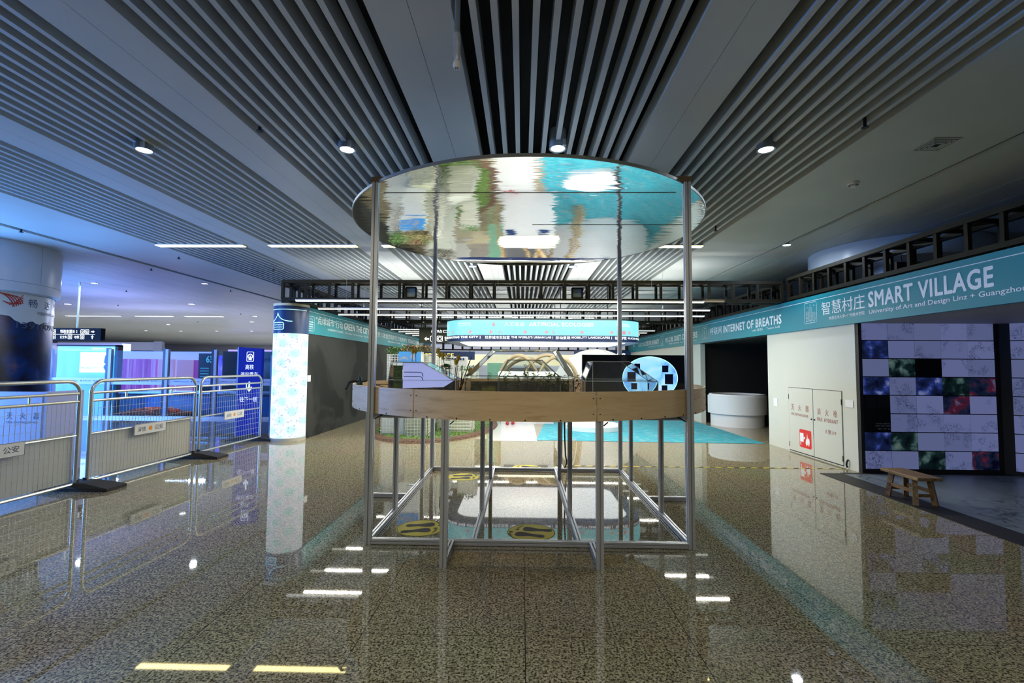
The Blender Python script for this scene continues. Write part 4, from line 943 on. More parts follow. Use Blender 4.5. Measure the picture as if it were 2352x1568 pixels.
for s0 in (-.66, -.52, -.38, .08, .48, .72, .88, 1.20, 1.35, 1.66, 1.82, 1.98, 2.13, 2.44, 2.60, 2.76, 3.08, 3.22, 3.52, 3.66):
    f = onsign(s0, 2.10); stroke_on(lt, f, [(x, y) for x, y in rrect(.115, .115, .01, 1)], .004, True)
lt.build('pictogram_frames', mat('sign_grey', (.04, .05, .05), .5, emis=(.42, .72, .74), es=.9), sg)
lt = MB(); f = onsign(.595 - .06, 2.155); stroke_on(lt, f, [(.045 * cos(a), .024 * sin(a)) for a in [i * pi / 6 for i in range(12)]], .007, True); stroke_on(lt, f, [(.01 * cos(a), .01 * sin(a)) for a in [i * pi / 3 for i in range(6)]], .006, True)
f = onsign(3.08, 2.10); stroke_on(lt, f, [(.03, .03), (.085, .085)], .008); stroke_on(lt, f, [(.03, .085), (.085, .03)], .008)
f = onsign(3.22, 2.10); lt.add([f(*p) for p in [(.02, .02), (.095, .02), (.095, .095), (.02, .095)]], [(0, 1, 2, 3)])
f = onsign(1.66, 2.10); stroke_on(lt, f, [(.03, .02), (.03, .07), (.055, .09), (.055, .02), (.085, .02), (.085, .06)], .008)
f = onsign(-.66, 2.10); stroke_on(lt, f, [(.03, .03), (.06, .09), (.09, .03)], .01)
lt.build('pink_pictograms', pk2, sg)
for x in (-1.0, .9, 2.0):
    for y in (11.0, 12.9): MB().tube([(x, y, ZT + .03), (x, y, CE)], .01, 6).build('hanger', black_m, sg)

# ================================================================== GABION ISLAND
lawn = thing('grass_island', 'oval grass island with a brown soil rim behind the display stand', 'grass island', (-1.95, 10.8, 0))
grass_m = blobs('lawn_green', [(.3, (.015, .03, .006)), (.5, (.06, .13, .02)), (.7, (.16, .25, .05))], 26, rough=.9, bump=.6)
bark_m = blobs('bark_mulch', [(.35, (.02, .012, .008)), (.55, (.10, .05, .03)), (.7, (.20, .12, .08))], 40, rough=.9, bump=.6)
def oval(rx, ry, z, n=72, cx_=-1.98, cy_=11.1): return [(cx_ + rx * cos(2 * pi * i / n), cy_ + ry * sin(2 * pi * i / n), z) for i in range(n)]
n = 72; A = oval(1.42, 2.62, 0); B_ = oval(1.38, 2.56, .04); C_ = oval(1.24, 2.38, .05)
MB().add(A + B_ + C_, [(i, (i + 1) % n, n + (i + 1) % n, n + i) for i in range(n)] + [(n + i, n + (i + 1) % n, 2 * n + (i + 1) % n, 2 * n + i) for i in range(n)]).build('soil_rim', bark_m, lawn)
MB().add(C_, [tuple(range(n))]).build('turf', grass_m, lawn)
g = MB()
for i in range(2600):
    a = random.uniform(0, 2 * pi); r = sqrt(random.random()); x = -1.98 + 1.25 * r * cos(a); y = 11.1 + 2.4 * r * sin(a)
    if y < 11: grass_tuft(g, x, y, .045, .035, 3, .02)
g = g.build('grass_blades', leafg, lawn); g['kind'] = 'stuff'
wire = mat('wire_white', (.72, .74, .70), .4, var=.03)
def cage(x0, y0, x1, y1, z0, z1, label, filler=None, sp=.06, name='wire_gabion'):
    t = thing(name, label, 'wire cage', ((x0 + x1) / 2, (y0 + y1) / 2, z0), 'white wire gabions on the grass island')
    m = MB(); w = .007
    nx_, ny_, nz_ = max(2, int((x1 - x0) / sp)), max(2, int((y1 - y0) / sp)), max(2, int((z1 - z0) / sp))
    for i in range(nx_ + 1):
        x = x0 + (x1 - x0) * i / nx_
        for y in (y0, y1): m.box(x - w / 2, y - w / 2, z0, x + w / 2, y + w / 2, z1)
    for j in range(ny_ + 1):
        y = y0 + (y1 - y0) * j / ny_
        for x in (x0, x1): m.box(x - w / 2, y - w / 2, z0, x + w / 2, y + w / 2, z1)
    for k in range(nz_ + 1):
        z = z0 + (z1 - z0) * k / nz_
        for y in (y0, y1): m.box(x0, y - w / 2, z - w / 2, x1, y + w / 2, z + w / 2)
        for x in (x0, x1): m.box(x - w / 2, y0, z - w / 2, x + w / 2, y1, z + w / 2)
    m.build('wire_mesh', wire, t)
    if filler: MB().box(x0 + .03, y0 + .03, z0 + .002, x1 - .03, y1 - .03, z1 - .03).build('inner_box', filler, t)
    return t
def canopy(x0, y0, x1, y1, z, label, mats, n=300, hgt=.14, name='planter_bush'):
    t = thing(name, label, 'plants', ((x0 + x1) / 2, (y0 + y1) / 2, z), None)
    for mi, mm in enumerate(mats):
        g = MB()
        for i in range(n):
            x, y = random.uniform(x0, x1), random.uniform(y0, y1); zz = z + hgt * random.random() ** 1.3
            a = random.uniform(0, 2 * pi); leaf(g, (x, y, zz), (cos(a), sin(a), random.uniform(0, 1)), random.uniform(.04, .08), .03)
        g.build('foliage' if mi == 0 else 'red_foliage', mm, t)
    return t
paleb = mat('pale_box', (.62, .66, .62), .5, var=.12, scale=5)
cage(-2.80, 9.30, -2.28, 9.9, .05, .95, 'white wire gabion on the grass nearest the blackboard wall', paleb)
cage(-2.25, 9.05, -1.80, 9.6, .05, .85, 'white wire gabion in front on the grass, second along', mat('mossy_box', (.42, .46, .34), .7, var=.3, scale=9))
cage(-1.62, 9.75, -1.02, 10.3, .05, .80, 'white wire gabion on the grass at the aisle end', paleb)
cage(-1.78, 9.9, -1.64, 10.6, .05, .90, 'narrow white wire gabion between two wider ones', None)
cage(-2.72, 9.4, -2.43, 9.8, .95, 1.62, 'upper white wire gabion stacked on the one by the blackboard wall', None, .05)
cage(-2.05, 9.5, -1.70, 9.9, .85, 1.63, 'upper white wire gabion stacked beside the blue picture box', paleb, .05)
cage(-1.35, 10.0, -.95, 10.4, .80, 1.30, 'upper white wire gabion at the aisle end of the island', paleb, .05)
cage(-2.3, 11.2, -1.7, 11.8, .05, 1.55, 'tall white wire gabion far back on the island', paleb, .06)
t = thing('picture_box', 'box with a blue and brown picture on its face above the gabions', 'box', (-2.2, 9.3, .86))
MB().box(-2.42, 9.2, .86, -1.98, 9.48, 1.675).build('box_body', paleb, t)
MB().box(-2.42, 9.195, 1.45, -1.98, 9.2, 1.675).build('picture', blobs('picture_blue', [(.35, (.35, .25, .10)), (.45, (.05, .18, .40)), (.6, (.02, .20, .48)), (.72, (.10, .30, .6))], 4, emis=.1), t)
canopy(-2.38, 9.2, -1.85, 9.8, 1.68, 'red-brown and green shrubs on top of the picture box', (leafg, leafr), 420, .11)
canopy(-2.74, 9.35, -2.40, 9.8, 1.62, 'dark green shrubs on top of the stacked gabion by the blackboard wall', (leafg,), 320, .14)
canopy(-1.35, 10.0, -.95, 10.4, 1.28, 'small green shrub on top of the aisle end gabion', (leafg,), 160, .10)
canopy(-2.3, 11.2, -1.7, 11.8, 1.53, 'green shrub on top of the tall back gabion', (leafg, leafr), 200, .14)
# ================================================================== WHITE FLOOR, CARPET, BACKGROUND
fw = MB().box(-.62, 8.9, 0, .30, 20, .003).build('white_aisle_sheet', mat('white_vinyl', (.52, .54, .56), .12, var=.03))
tag(recenter(fw), 'glossy white floor sheet along the aisle between grass island and blue carpet', 'floor sheet')
cp = MB(); cpts = [(.28, 9.0)] + [(.28 + 4.24 * i / 20, 9.02 - .14 * (i / 20)) for i in range(1, 21)] + [(4.52, 12.0), (4.52, 19.5), (1.2, 19.5), (.9, 15)]
cp.add([(x, y, .004) for x, y in cpts], [tuple(range(len(cpts)))])
def carpet_mat():
    m, t, b = nt('carpet_teal'); L = t.links.new
    tc = N(t, 'ShaderNodeTexCoord'); mp = N(t, 'ShaderNodeMapping'); mp.inputs['Scale'].default_value = (3, 9, 1); L(tc.outputs['Object'], mp.inputs[0])
    n = N(t, 'ShaderNodeTexNoise', i_Scale=1.4, i_Detail=5.0); L(mp.outputs[0], n.inputs['Vector'])
    n2 = N(t, 'ShaderNodeTexNoise', i_Scale=2.3, i_Detail=2.0); L(mp.outputs[0], n2.inputs['Vector'])
    c = ramp(t, n.outputs['Fac'], [(.3, (.01, .19, .27)), (.5, (.015, .27, .36)), (.7, (.06, .38, .46))])
    r = ramp(t, n2.outputs['Fac'], [(.62, (0, 0, 0)), (.66, (1, 1, 1))])
    x = N(t, 'ShaderNodeMix', data_type='RGBA'); L(r.outputs[0], x.inputs[0]); L(c.outputs[0], x.inputs[6]); x.inputs[7].default_value = (.42, .26, .25, 1)
    L(x.outputs[2], b.inputs['Base Color']); b.inputs['Roughness'].default_value = .8
    return m
tag(recenter(cp.build('blue_carpet', carpet_mat())), 'turquoise carpet with small red flecks reaching the black room', 'carpet')
t = thing('white_dome', 'white dome tent standing on the blue carpet behind the screen', 'dome tent', (2.4, 15.35, 0))
MB().lathe((2.4, 15.35, 0), [(1.65 * cos(a), 1.97 * sin(a)) for a in [i * pi / 2 / 14 for i in range(14)]] + [(0, 1.97)], 48).build('dome_skin', mat('dome_white', (.78, .80, .84), .5, var=.03), t, True)
for k in range(0, 48, 8):
    a0 = 2 * pi * k / 48; MB().tube([(2.4 + 1.655 * cos(b) * cos(a0), 15.35 + 1.655 * cos(b) * sin(a0), 1.975 * sin(b)) for b in [i * pi / 2 / 10 for i in range(11)]], .012, 6).build('dome_rib', white_lam, t)
t = thing('round_plinth', 'low white round plinth on the blue carpet seen under the table', 'plinth', (1.6, 10.6, 0))
MB().lathe((1.62, 10.75, 0), [(.62, 0), (.62, .10), (.60, .12), (0, .12)], 48).build('plinth_body', white_lam, t, True)
# wooden pavilion: curved ribbons
pw = blobs('pavilion_wood', [(.3, (.42, .30, .16)), (.7, (.62, .48, .30))], 3, rough=.5, mapscale=(1, 1, 8))
pv = thing('wooden_pavilion', 'pavilion of curved bent timber ribbons in the background', 'pavilion', (.4, 12.9, 0))
def ribbon(pts, w, name='timber_ribbon'):
    m = MB()
    for k in range(5):
        off = (k - 2) * w / 5
        m.tube([(x, y + off, z + .02 * sin(k * 2 + i * .4)) for i, (x, y, z) in enumerate(pts)], .035, 6)
    m.build(name, pw, pv, True)
arch = lambda x0, x1, y, h, z0=.0, e=1.0: [(x0 + (x1 - x0) * (1 - cos(pi * i / 20)) / 2, y, z0 + (h - z0) * sin(pi * i / 20) ** e) for i in range(21)]
ribbon(arch(-.72, .55, 12.9, 1.70, 0, .7), .8); ribbon(arch(-.05, 1.45, 13.0, 1.72, 0, .7), .8); ribbon(arch(.35, 1.55, 12.6, 1.66, 0, .6), .6); ribbon(arch(-.6, .9, 13.4, 1.62, .6, .8), .5)
t = thing('lit_display_table', 'long cream glowing display table under the timber ribbons', 'display table', (.14, 11.6, 0))
MB().box(-.58, 11.5, 1.12, .86, 12.1, 1.27).build('glowing_top', mat('cream_glow', (1, .95, .75), .5, emis=(1, .95, .72), es=1.6), t, bevel=.03)
MB().box(-.50, 11.55, 0, .78, 12.05, 1.12).build('table_body', mat('pale_grey', (.70, .71, .76), .5), t)
for x in (-.42, .40): MB().box(x, 11.54, .98, x + .24, 11.55, 1.08).build('navy_panel', navy, t)
tag(recenter(MB().box(-.62, 13.9, 0, .58, 14.1, 1.36).build('grey_partition', mat('grey_blue_panel', (.42, .45, .55), .5))), 'plain grey low partition behind the greenhouse tank', 'partition')
tag(recenter(MB().box(-1.05, 14.3, 0, -.45, 14.35, 1.5).build('green_print', mat('mint_print', (.30, .62, .45), .5, emis=(.3, .6, .45), es=.2))), 'mint green printed board standing beside the grey partition', 'board')
for x0, w, h, lb in ((-3.4, .55, 1.45, 'white exhibition cabinet beside the dark blue sign, nearest the blackboard wall'), (-2.75, .85, 1.72, 'tall white exhibition cabinet beneath the dark blue sign')):
    t = thing('exhibition_cabinet', lb, 'cabinet', (x0 + w / 2, 16.4, 0), 'white exhibition cabinets')
    MB().box(x0, 16.2, 0, x0 + w, 16.6, h).build('cabinet_body', white_lam, t, bevel=.01); m = MB()
    for i in range(8): m.box(x0 + .05 + i * (w - .1) / 8, 16.19, h - .12, x0 + .05 + (i + .6) * (w - .1) / 8, 16.2, h - .05)
    m.build('vent_grille', navy, t)
t = thing('event_sign', 'dark blue overhead sign with yellow letters EXPERIENCE in the background', 'sign', (-3.1, 19.9, 1.75))
MB().box(-4.6, 19.9, 1.66, -2.0, 19.95, 2.02).build('sign_board', navy, t)
lt = MB(); letter(lt, 'EXPERIENCE', (-4.45, 19.89, 1.73), (1, 0, 0), VV, 1.55, .20, .03); lt.build('lettering', mat('text_yellow', (.9, .75, .15), .5, emis=(.95, .8, .25), es=.8), t)
for x in (-4.4, -2.2): MB().tube([(x, 19.92, 2.02), (x, 19.92, CE)], .015, 6).build('hanger', black_m, t)
t = thing('event_sign', 'dark blue overhead sign with white characters behind the dome', 'sign', (3.4, 19.9, 1.75))
MB().box(2.2, 19.9, 1.78, 4.6, 19.95, 2.1).build('sign_board', navy, t)
lt = MB(); letter(lt, '设计馆', (3.6, 19.89, 1.83), (1, 0, 0), VV, .75, .16, .01); lt.build('lettering', txt_wl, t)
for x in (2.4, 4.4): MB().tube([(x, 19.92, 2.1), (x, 19.92, CE)], .015, 6).build('hanger', black_m, t)
ybm = blobs('yellow_lightbox', [(.3, (.9, .80, .45)), (.7, (1, .95, .75))], 1.2, emis=1.0)
t = thing('yellow_lightbox', 'long pale yellow lit fascia across the far end of the aisle', 'lightbox', (.2, 22.1, 0))
MB().box(-2.6, 22.0, 1.45, 3.4, 22.2, 1.95).build('lit_fascia', ybm, t); MB().box(-2.6, 22.05, 0, 3.4, 22.2, 1.45).build('white_front', mat('shop_white', (.75, .76, .8), .5, emis=(.8, .84, 1), es=.35), t)
# bright shop fronts at the end
t = thing('shop_front', 'white lit shop front closing the far end of the exhibition hall', 'shop front', (0, 26, 0))
MB().box(-9, 26, 0, 9, 26.2, 2.6).build('shop_wall', MATS['shop_white'], t); MB().box(-9, 25.95, 2.6, 9, 26.2, 3.18).build('fascia', mat('fascia_grey', (.35, .36, .36), .5), t)
# olive wayfinding sign
t = thing('direction_sign', 'olive black hanging sign with white arrow and symbols left of the oval sign', 'sign', (-2.4, 13.4, 2.1))
MB().box(-2.95, 13.4, 2.06, -1.55, 13.5, 2.50).build('sign_board', mat('sign_olive', (.035, .035, .015), .4), t)
lt = MB(); poly(lt, (-2.80, 13.395, 2.17), (1, 0, 0), VV, [(0, 0), (.06, .06), (.06, .02), (.14, .02), (.14, -.02), (.06, -.02), (.06, -.06)])
for k in range(2): outline(lt, (-2.62 + .19 * k, 13.395, 2.10), (1, 0, 0), VV, rrect(.15, .15, .02), .012)
outline(lt, (-2.355, 13.395, 2.175), (1, 0, 0), VV, [(.05 * cos(i), .05 * sin(i)) for i in range(7)], .014); letter(lt, '铁路', (-2.22, 13.395, 2.11), (1, 0, 0), VV, .3, .13, .01); letter(lt, '出站口 EXIT', (-2.6, 13.395, 2.35), (1, 0, 0), VV, .9, .08, .01)
lt.build('symbols', txt_wl, t)
for x in (-2.9, -1.6): MB().tube([(x, 13.45, 2.5), (x, 13.45, CE)], .015, 6).build('hanger', black_m, t)
t = thing('red_shoes', 'pair of small red shoes standing on the white aisle sheet', 'shoes', (-.26, 11.4, .003))
for k in (0, 1):
    m = MB().lathe((0, 0, 0), [(0, .0), (.045, .0), (.05, .02), (.04, .05), (.02, .07), (0, .072)], 14)
    m.v = [(x * .8 - .34 + .13 * k, y * 1.9 + 11.4 + .08 * k, z + .004) for x, y, z in m.v]; m.build('shoe', mat('shoe_red', (.42, .01, .02), .4), t, True)
# ================================================================== CONCOURSE SIDE
# --- barriers
BXX = -4.88
def barrier(y0, y1, x0, x1, label, sheet, sign, full=True):
    """crowd barrier from (x0,y0) near to (x1,y1) far"""
    t = thing('crowd_barrier', label, 'barrier', ((x0 + x1) / 2, (y0 + y1) / 2, 0), 'metal crowd barriers in a row')
    def P(s, z, off=0): return (x0 + (x1 - x0) * s + off, y0 + (y1 - y0) * s, z)
    Ln = y1 - y0; q = .14 / Ln
    top, r = 1.20, .020
    pts = [P(0, .06), P(0, 1.06)] + [P(q * (1 - cos(a)), 1.06 + .14 * sin(a)) for a in [i * pi / 12 for i in range(1, 7)]]
    pts += [P(1 - q * (1 - cos(a)), 1.06 + .14 * sin(a)) for a in [i * pi / 12 for i in range(6, 0, -1)]] + [P(1, 1.06), P(1, .06)]
    MB().tube(pts, r, 10).build('outer_frame', steel, t, True)
    for z, n_ in ((1.065, 'upper_rail'), (.975, 'lower_rail')): MB().tube([P(.0, z), P(1, z)], .016, 8).build(n_, steel, t, True)
    MB().tube([P(0, .07), P(1, .07)], .018, 8).build('bottom_rail', steel, t, True)
    m = MB()
    for k in (.28, .72): m.tube([P(k, .975), P(k, 1.065)], .011, 6)
    m.build('spacer', steel, t)
    m = MB(); nv = int(Ln / .048)
    for i in range(1, nv): m.tube([P(i / nv, .07), P(i / nv, .975)], .0022, 4, False)
    for k in range(1, 10): m.tube([P(0, .07 + .905 * k / 10), P(1, .07 + .905 * k / 10)], .0022, 4, False)
    m.build('wire_mesh', steel, t)
    m = MB(); m.tube([P(0, .60), P(1, .60)], .010, 6); m.build('middle_wire', steel, t)
    if sheet:
        m = MB(); A = [P(.03, .09, -.03), P(.985, .09, -.03), P(.985, .63, -.03), P(.03, .585, -.03)]; m.prism(A, (-.003, 0, 0)); m.build('lower_sheet', mat('barrier_sheet', (.62, .61, .55), .35, alpha=.82, var=.05, scale=2), t) if 'barrier_sheet' not in MATS else m.build('lower_sheet', MATS['barrier_sheet'], t)
    if sign is not None:
        c = sign; z0, z1 = .49, .62; u = Vector((x1 - x0, y1 - y0, 0)).normalized()
        s0 = Vector(P(c, z0, .024)) - u * .26
        pb = MB().prism([s0, s0 + u * .52, s0 + u * .52 + Vector((0, 0, .14)), s0 + Vector((0, 0, .14))], (.004, 0, 0)).build('police_plate', mat('plate_white', (.72, .72, .74), .4), t)
        m = MB(); o = s0 + Vector((.0055, 0, 0)); letter(m, '深铁', o + u * .05 + Vector((0, 0, .04)), u, VV, .13, .06, .006); letter(m, '公安', o + u * .325 + Vector((0, 0, .04)), u, VV, .14, .065, .006)
        outline(m, o + u * .0, u, VV, [(.004, .004), (.516, .004), (.516, .136), (.004, .136)], .004); m.build('plate_lettering', txt_d, pb)
        m = MB(); m.add([o + u * (.255 + .028 * cos(a)) + Vector((0, 0, .07 + .03 * sin(a))) for a in [2 * pi * i / 18 for i in range(18)]], [tuple(range(18))]); m.build('police_badge', mat('badge_orange', (.75, .28, .03), .4), pb)
    return t
def foot(x, y, label):
    t = thing('barrier_foot', label, 'barrier foot', (x, y, 0), 'black rubber feet of the barriers')
    m = MB(); m.add([(x - .42, y - .13, 0), (x + .42, y - .13, 0), (x + .42, y + .13, 0), (x - .42, y + .13, 0), (x - .42, y - .13, .035), (x + .42, y - .13, .035), (x + .42, y + .13, .035), (x - .42, y + .13, .035), (x - .12, y - .10, .085), (x + .12, y - .10, .085), (x + .12, y + .10, .085), (x - .12, y + .10, .085)],
        [(0, 3, 2, 1), (0, 1, 5, 4), (1, 2, 6, 5), (2, 3, 7, 6), (3, 0, 4, 7), (4, 5, 9, 8), (5, 6, 10, 9), (6, 7, 11, 10), (7, 4, 8, 11), (8, 9, 10, 11)]); m.build('rubber_base', rubber, t)
    for s in (-1, 1): MB().tube([(x, y + s * .055, .05), (x, y + s * .055, .11)], .024, 10).build('socket', black_m, t)
barrier(3.30, 5.17, -4.98, -4.93, 'metal crowd barrier nearest the viewer with a police plate', True, .56)
barrier(5.30, 6.98, -4.92, -4.89, 'middle metal crowd barrier with a clean police plate and grey lower sheet', True, .50)
barrier(7.09, 8.66, -4.89, -4.83, 'farthest metal crowd barrier ending at the glowing pillar', False, .50)
foot(-4.93, 5.235, 'black rubber foot joining the nearest and middle barriers'); foot(-4.89, 7.035, 'black rubber foot joining the middle and farthest barriers'); foot(-5.02, 8.70, 'black rubber foot beside the glowing pillar')
# --- poster column
KC = (-9.33, 7.49)
kc = thing('poster_column', 'huge round column wrapped in a mountain poster with a red stripe emblem', 'column', (*KC, 0))
def poster():
    m, t, b = nt('poster_print'); L = t.links.new
    tc = N(t, 'ShaderNodeTexCoord'); sp = N(t, 'ShaderNodeSeparateXYZ'); L(tc.outputs['Object'], sp.inputs[0])
    n = N(t, 'ShaderNodeTexNoise', i_Scale=2.0, i_Detail=5.0); L(tc.outputs['Object'], n.inputs['Vector'])
    # ridge height follows noise over the column
    cm = N(t, 'ShaderNodeCombineXYZ'); L(sp.outputs[0], cm.inputs[0]); L(sp.outputs[1], cm.inputs[1])
    nr = N(t, 'ShaderNodeTexNoise', i_Scale=2.2, i_Detail=2.0); L(cm.outputs[0], nr.inputs['Vector'])
    rg = N(t, 'ShaderNodeMath', operation='MULTIPLY_ADD'); L(nr.outputs['Fac'], rg.inputs[0]); rg.inputs[1].default_value = .7; rg.inputs[2].default_value = 1.74
    df = N(t, 'ShaderNodeMath', operation='SUBTRACT'); L(sp.outputs[2], df.inputs[0]); L(rg.outputs[0], df.inputs[1])
    st = N(t, 'ShaderNodeMath', operation='GREATER_THAN'); L(df.outputs[0], st.inputs[0]); st.inputs[1].default_value = 0
    sky = ramp(t, sp.outputs[2], [(0, (.3, .3, .4)), (1, (.62, .68, .72))])
    mo = ramp(t, n.outputs['Fac'], [(.38, (.006, .005, .010)), (.5, (.008, .012, .05)), (.62, (.005, .03, .16)), (.8, (.20, .12, .09))])
    x = N(t, 'ShaderNodeMix', data_type='RGBA'); L(st.outputs[0], x.inputs[0]); L(mo.outputs[0], x.inputs[6]); x.inputs[7].default_value = (.58, .64, .68, 1)
    L(x.outputs[2], b.inputs['Base Color']); b.inputs['Roughness'].default_value = .25
    return m
MB().lathe((*KC, 0), [(1.181, .9), (1.181, 2.53)], 96).build('poster_wrap', poster(), kc, True)
MB().lathe((*KC, 0), [(1.181, 0), (1.181, .9)], 96).build('shaft_base', white_lam, kc, True)
MB().lathe((*KC, 0), [(1.19, 2.53), (1.257, 2.55), (1.257, 2.70), (1.257, CE)], 96).build('white_collar', mat('collar_pale', (.62, .66, .74), .3), kc, True)
def oncol(a0, z0, r=1.184):
    def f(x, y):
        a = radians(a0) + x / r; return (KC[0] + r * cos(a), KC[1] + r * sin(a), z0 + y)
    return f
m = MB()
for a in (8, -60): stroke_on(m, oncol(a, 2.72, 1.259), [(0, 0), (0, .62)], .006)
stroke_on(m, oncol(-90, 2.70, 1.259), [(i * .1, 0) for i in range(30)], .006); m.build('collar_seam', mat('seam_grey', (.2, .22, .28), .6), kc)
m = MB()
for i, ch in enumerate('畅达传媒'): letter(m, ch, None, None, None, .163, .14, .008, fn=oncol(3 + 15.5 * i, 2.32))
letter(m, '中国高铁媒体运营商', None, None, None, .62, .055, .003, fn=oncol(11, 2.21)); letter(m, '13910091333', None, None, None, 1.22, .098, .012, fn=oncol(-5.3, 1.963))
m.build('poster_lettering', txt_d, kc)
m = MB(); g_ = oncol(-15, 2.29); f = lambda x, y: g_(x * .67, y * .71)
for i in range(5): stroke_on(m, f, cur((-.05 + .075 * i, .30 - .01 * i), (.14 + .06 * i, .26), (.24 + .045 * i, .02 + .022 * i)), .030 - .003 * i)
for i in range(4): stroke_on(m, f, cur((.02 + .06 * i, .12 - .035 * i), (.2, .05 + .0 * i), (.42, .12 + .06 * i)), .022 - .002 * i)
m.build('red_emblem', mat('emblem_red', (.42, .02, .015), .4), kc)
# --- extinguisher cabinet at the column foot
cb = thing('extinguisher_cabinet', 'pale violet fire extinguisher cabinet in front of the foot of the poster column', 'cabinet', (-7.2, 5.9, 0))
YC = 5.78
MB().box(-8.1, YC, 0, -5.93, YC + .02, 1.04).box(-6.0, YC + .02, 0, -5.93, YC + .5, 1.04).box(-8.1, YC + .02, 1.0, -7.4, YC + .1, 1.04).build('cabinet_body', mat('cabinet_violet', (.52, .52, .78), .3), cb)
d = MB().box(-7.1, YC - .008, .06, -5.98, YC, 1.0).build('door', mat('cabinet_door', (.60, .60, .80), .3), cb)
MB().tube([(-6.62, YC - .02, .71), (-6.62, YC - .008, .71)], .03, 16).build('lock', alu, d)
lt = MB(); yl = YC - .010
for i, ch in enumerate('灭火器'): letter(lt, ch, (-6.42 + .17 * i, yl, .70), (1, 0, 0), VV, .07, .08, .008)
letter(lt, 'FIRE EXTINGUISHER', (-6.42, yl, .65), (1, 0, 0), VV, .40, .022, 0); letter(lt, '消火栓', (-7.0, yl, .70), (1, 0, 0), VV, .25, .08, .008); lt.build('lettering', txt_d, cb)
lt = MB(); letter(lt, '0585', (-6.90, yl, .93), (1, 0, 0), VV, .26, .055, .03); lt.build('magenta_label', mat('label_magenta', (.6, .03, .2), .4), cb)
tag(recenter(MB().box(-6.85, YC + .002, 1.04, -6.60, YC + .016, 1.16).build('notice_card', white_lam)), 'small white notice card standing on the violet cabinet', 'notice')
# --- hanging black direction sign
hs = thing('direction_sign', 'black hanging direction sign with white arrows beside the poster column', 'sign', (-10.6, 11, 1.95))
MB().box(-11.6, 11, 1.95, -10.06, 11.12, 2.24).build('sign_board', mat('sign_black', (.004, .004, .006), .7, spec=.15), hs)
lt = MB(); u = (1, 0, 0)
letter(lt, '铁路售票处 2', (-11.05, 10.995, 2.12), u, VV, .42, .08, .008); letter(lt, '公交车', (-11.05, 10.995, 1.99), u, VV, .17, .07, .008); letter(lt, '地铁', (-10.70, 10.995, 1.99), u, VV, .12, .07, .008)
letter(lt, 'Railway Tickets', (-10.95, 10.995, 2.10), u, VV, .2, .015, 0); lt.box(-11.5, 10.996, 2.088, -10.20, 10.999, 2.093)
for x, z in ((-11.25, 2.11), (-10.55, 2.11), (-10.44, 2.11), (-11.25, 1.98), (-10.85, 1.98), (-10.55, 1.98)): outline(lt, (x, 10.995, z), u, VV, rrect(.09, .09, .01, 2), .01); outline(lt, (x + .045, 10.995, z + .045), u, VV, [(.022 * cos(i), .022 * sin(i)) for i in range(7)], .01)
poly(lt, (-10.30, 10.995, 2.155), u, VV, [(0, -.01), (.045, -.01), (.045, -.035), (.09, 0), (.045, .035), (.045, .01), (0, .01)]); poly(lt, (-10.26, 10.995, 1.98), u, VV, [(-.01, 0), (.01, 0), (.01, .045), (.035, .045), (0, .09), (-.035, .045), (-.01, .045)])
lt.build('symbols', txt_wl, hs)
MB().tube([(-10.7, 11.06, 2.24), (-10.7, 11.06, CE)], .02, 8).build('hanger', cream, hs); MB().tube([(-11.5, 11.06, 2.24), (-11.5, 11.06, CE)], .02, 8).build('hanger', cream, hs)
# --- glass partition with sticker band
gp = thing('glass_partition', 'glass partition with dark posts and a white sticker band behind the barriers', 'partition', (-9.3, 12, 0))
gx = [-12.3, -10.72, -9.22, -7.95, -6.9, -5.9]
for a, b in zip(gx[:-1], gx[1:]):
    MB().box(a + .04, 11.995, .05, b - .04, 12.005, 1.74).build('glass_pane', glass_m, gp)
    sb = MB().box(a + .04, 11.988, .86, b - .04, 11.993, 1.03).build('sticker_band', mat('band_white', (.62, .66, .88), .4), gp)
    lt = MB(); w = b - a - .2
    letter(lt, '◯ 广深港高铁 Futian Station   ● 深圳卫视   城市展厅 ▣', (a + .1, 11.986, .925), u, VV, w, .05, 0); lt.build('band_lettering', txt_d, sb)
for i, x in enumerate(gx):
    MB().box(x - .045, 11.95, 0, x + .02, 12.03, 1.80).build('post', mat('post_navy', (.01, .02, .05), .35), gp); MB().box(x + .02, 11.95, 0, x + .09, 12.03, 1.78).build('post_cover', mat('post_pale', (.45, .50, .70), .35), gp)
MB().box(-12.3, 11.94, .0, -5.9, 12.04, .06).build('floor_rail', alu, gp)
MB().box(-10.6, 12.2, .62, -5.9, 12.24, .66).build('handrail', alu, gp)
# lit ad wall
ad = thing('lit_advert_wall', 'lit advert panel with a white poster on pale blue behind the glass', 'advert', (-11.5, 12.5, 0))
MB().box(-12.6, 12.5, 0, -10.95, 12.6, 1.86).build('light_panel', mat('ad_blue', (.25, .55, .8), .4, emis=(.20, .48, .85), es=.85, var=.1, scale=1), ad)
MB().box(-11.95, 12.48, 1.16, -11.25, 12.5, 1.70).build('white_poster', mat('ad_white', (1, 1, 1), .5, emis=(.95, .98, 1), es=2.0, var=0), ad)
MB().box(-11.18, 12.485, .3, -10.98, 12.5, 1.62).build('teal_strip', mat('ad_teal', (.02, .35, .40), .4, emis=(.02, .40, .48), es=.6), ad)
m = MB()
for i in range(9):
    a = random.uniform(0, 6.28); cx_, cz_ = -11.24 + random.uniform(-.05, .08), 1.20 + .05 * i; m.add([(cx_ + random.uniform(.02, .06) * cos(a + k), 12.475, cz_ + random.uniform(.02, .05) * sin(a + k)) for k in (0, 1, 2, 3, 4, 5)], [(0, 1, 2, 3, 4, 5)])
m.build('blue_motif', mat('ad_motif', (.02, .12, .45), .4, emis=(.03, .16, .55), es=.6), ad)
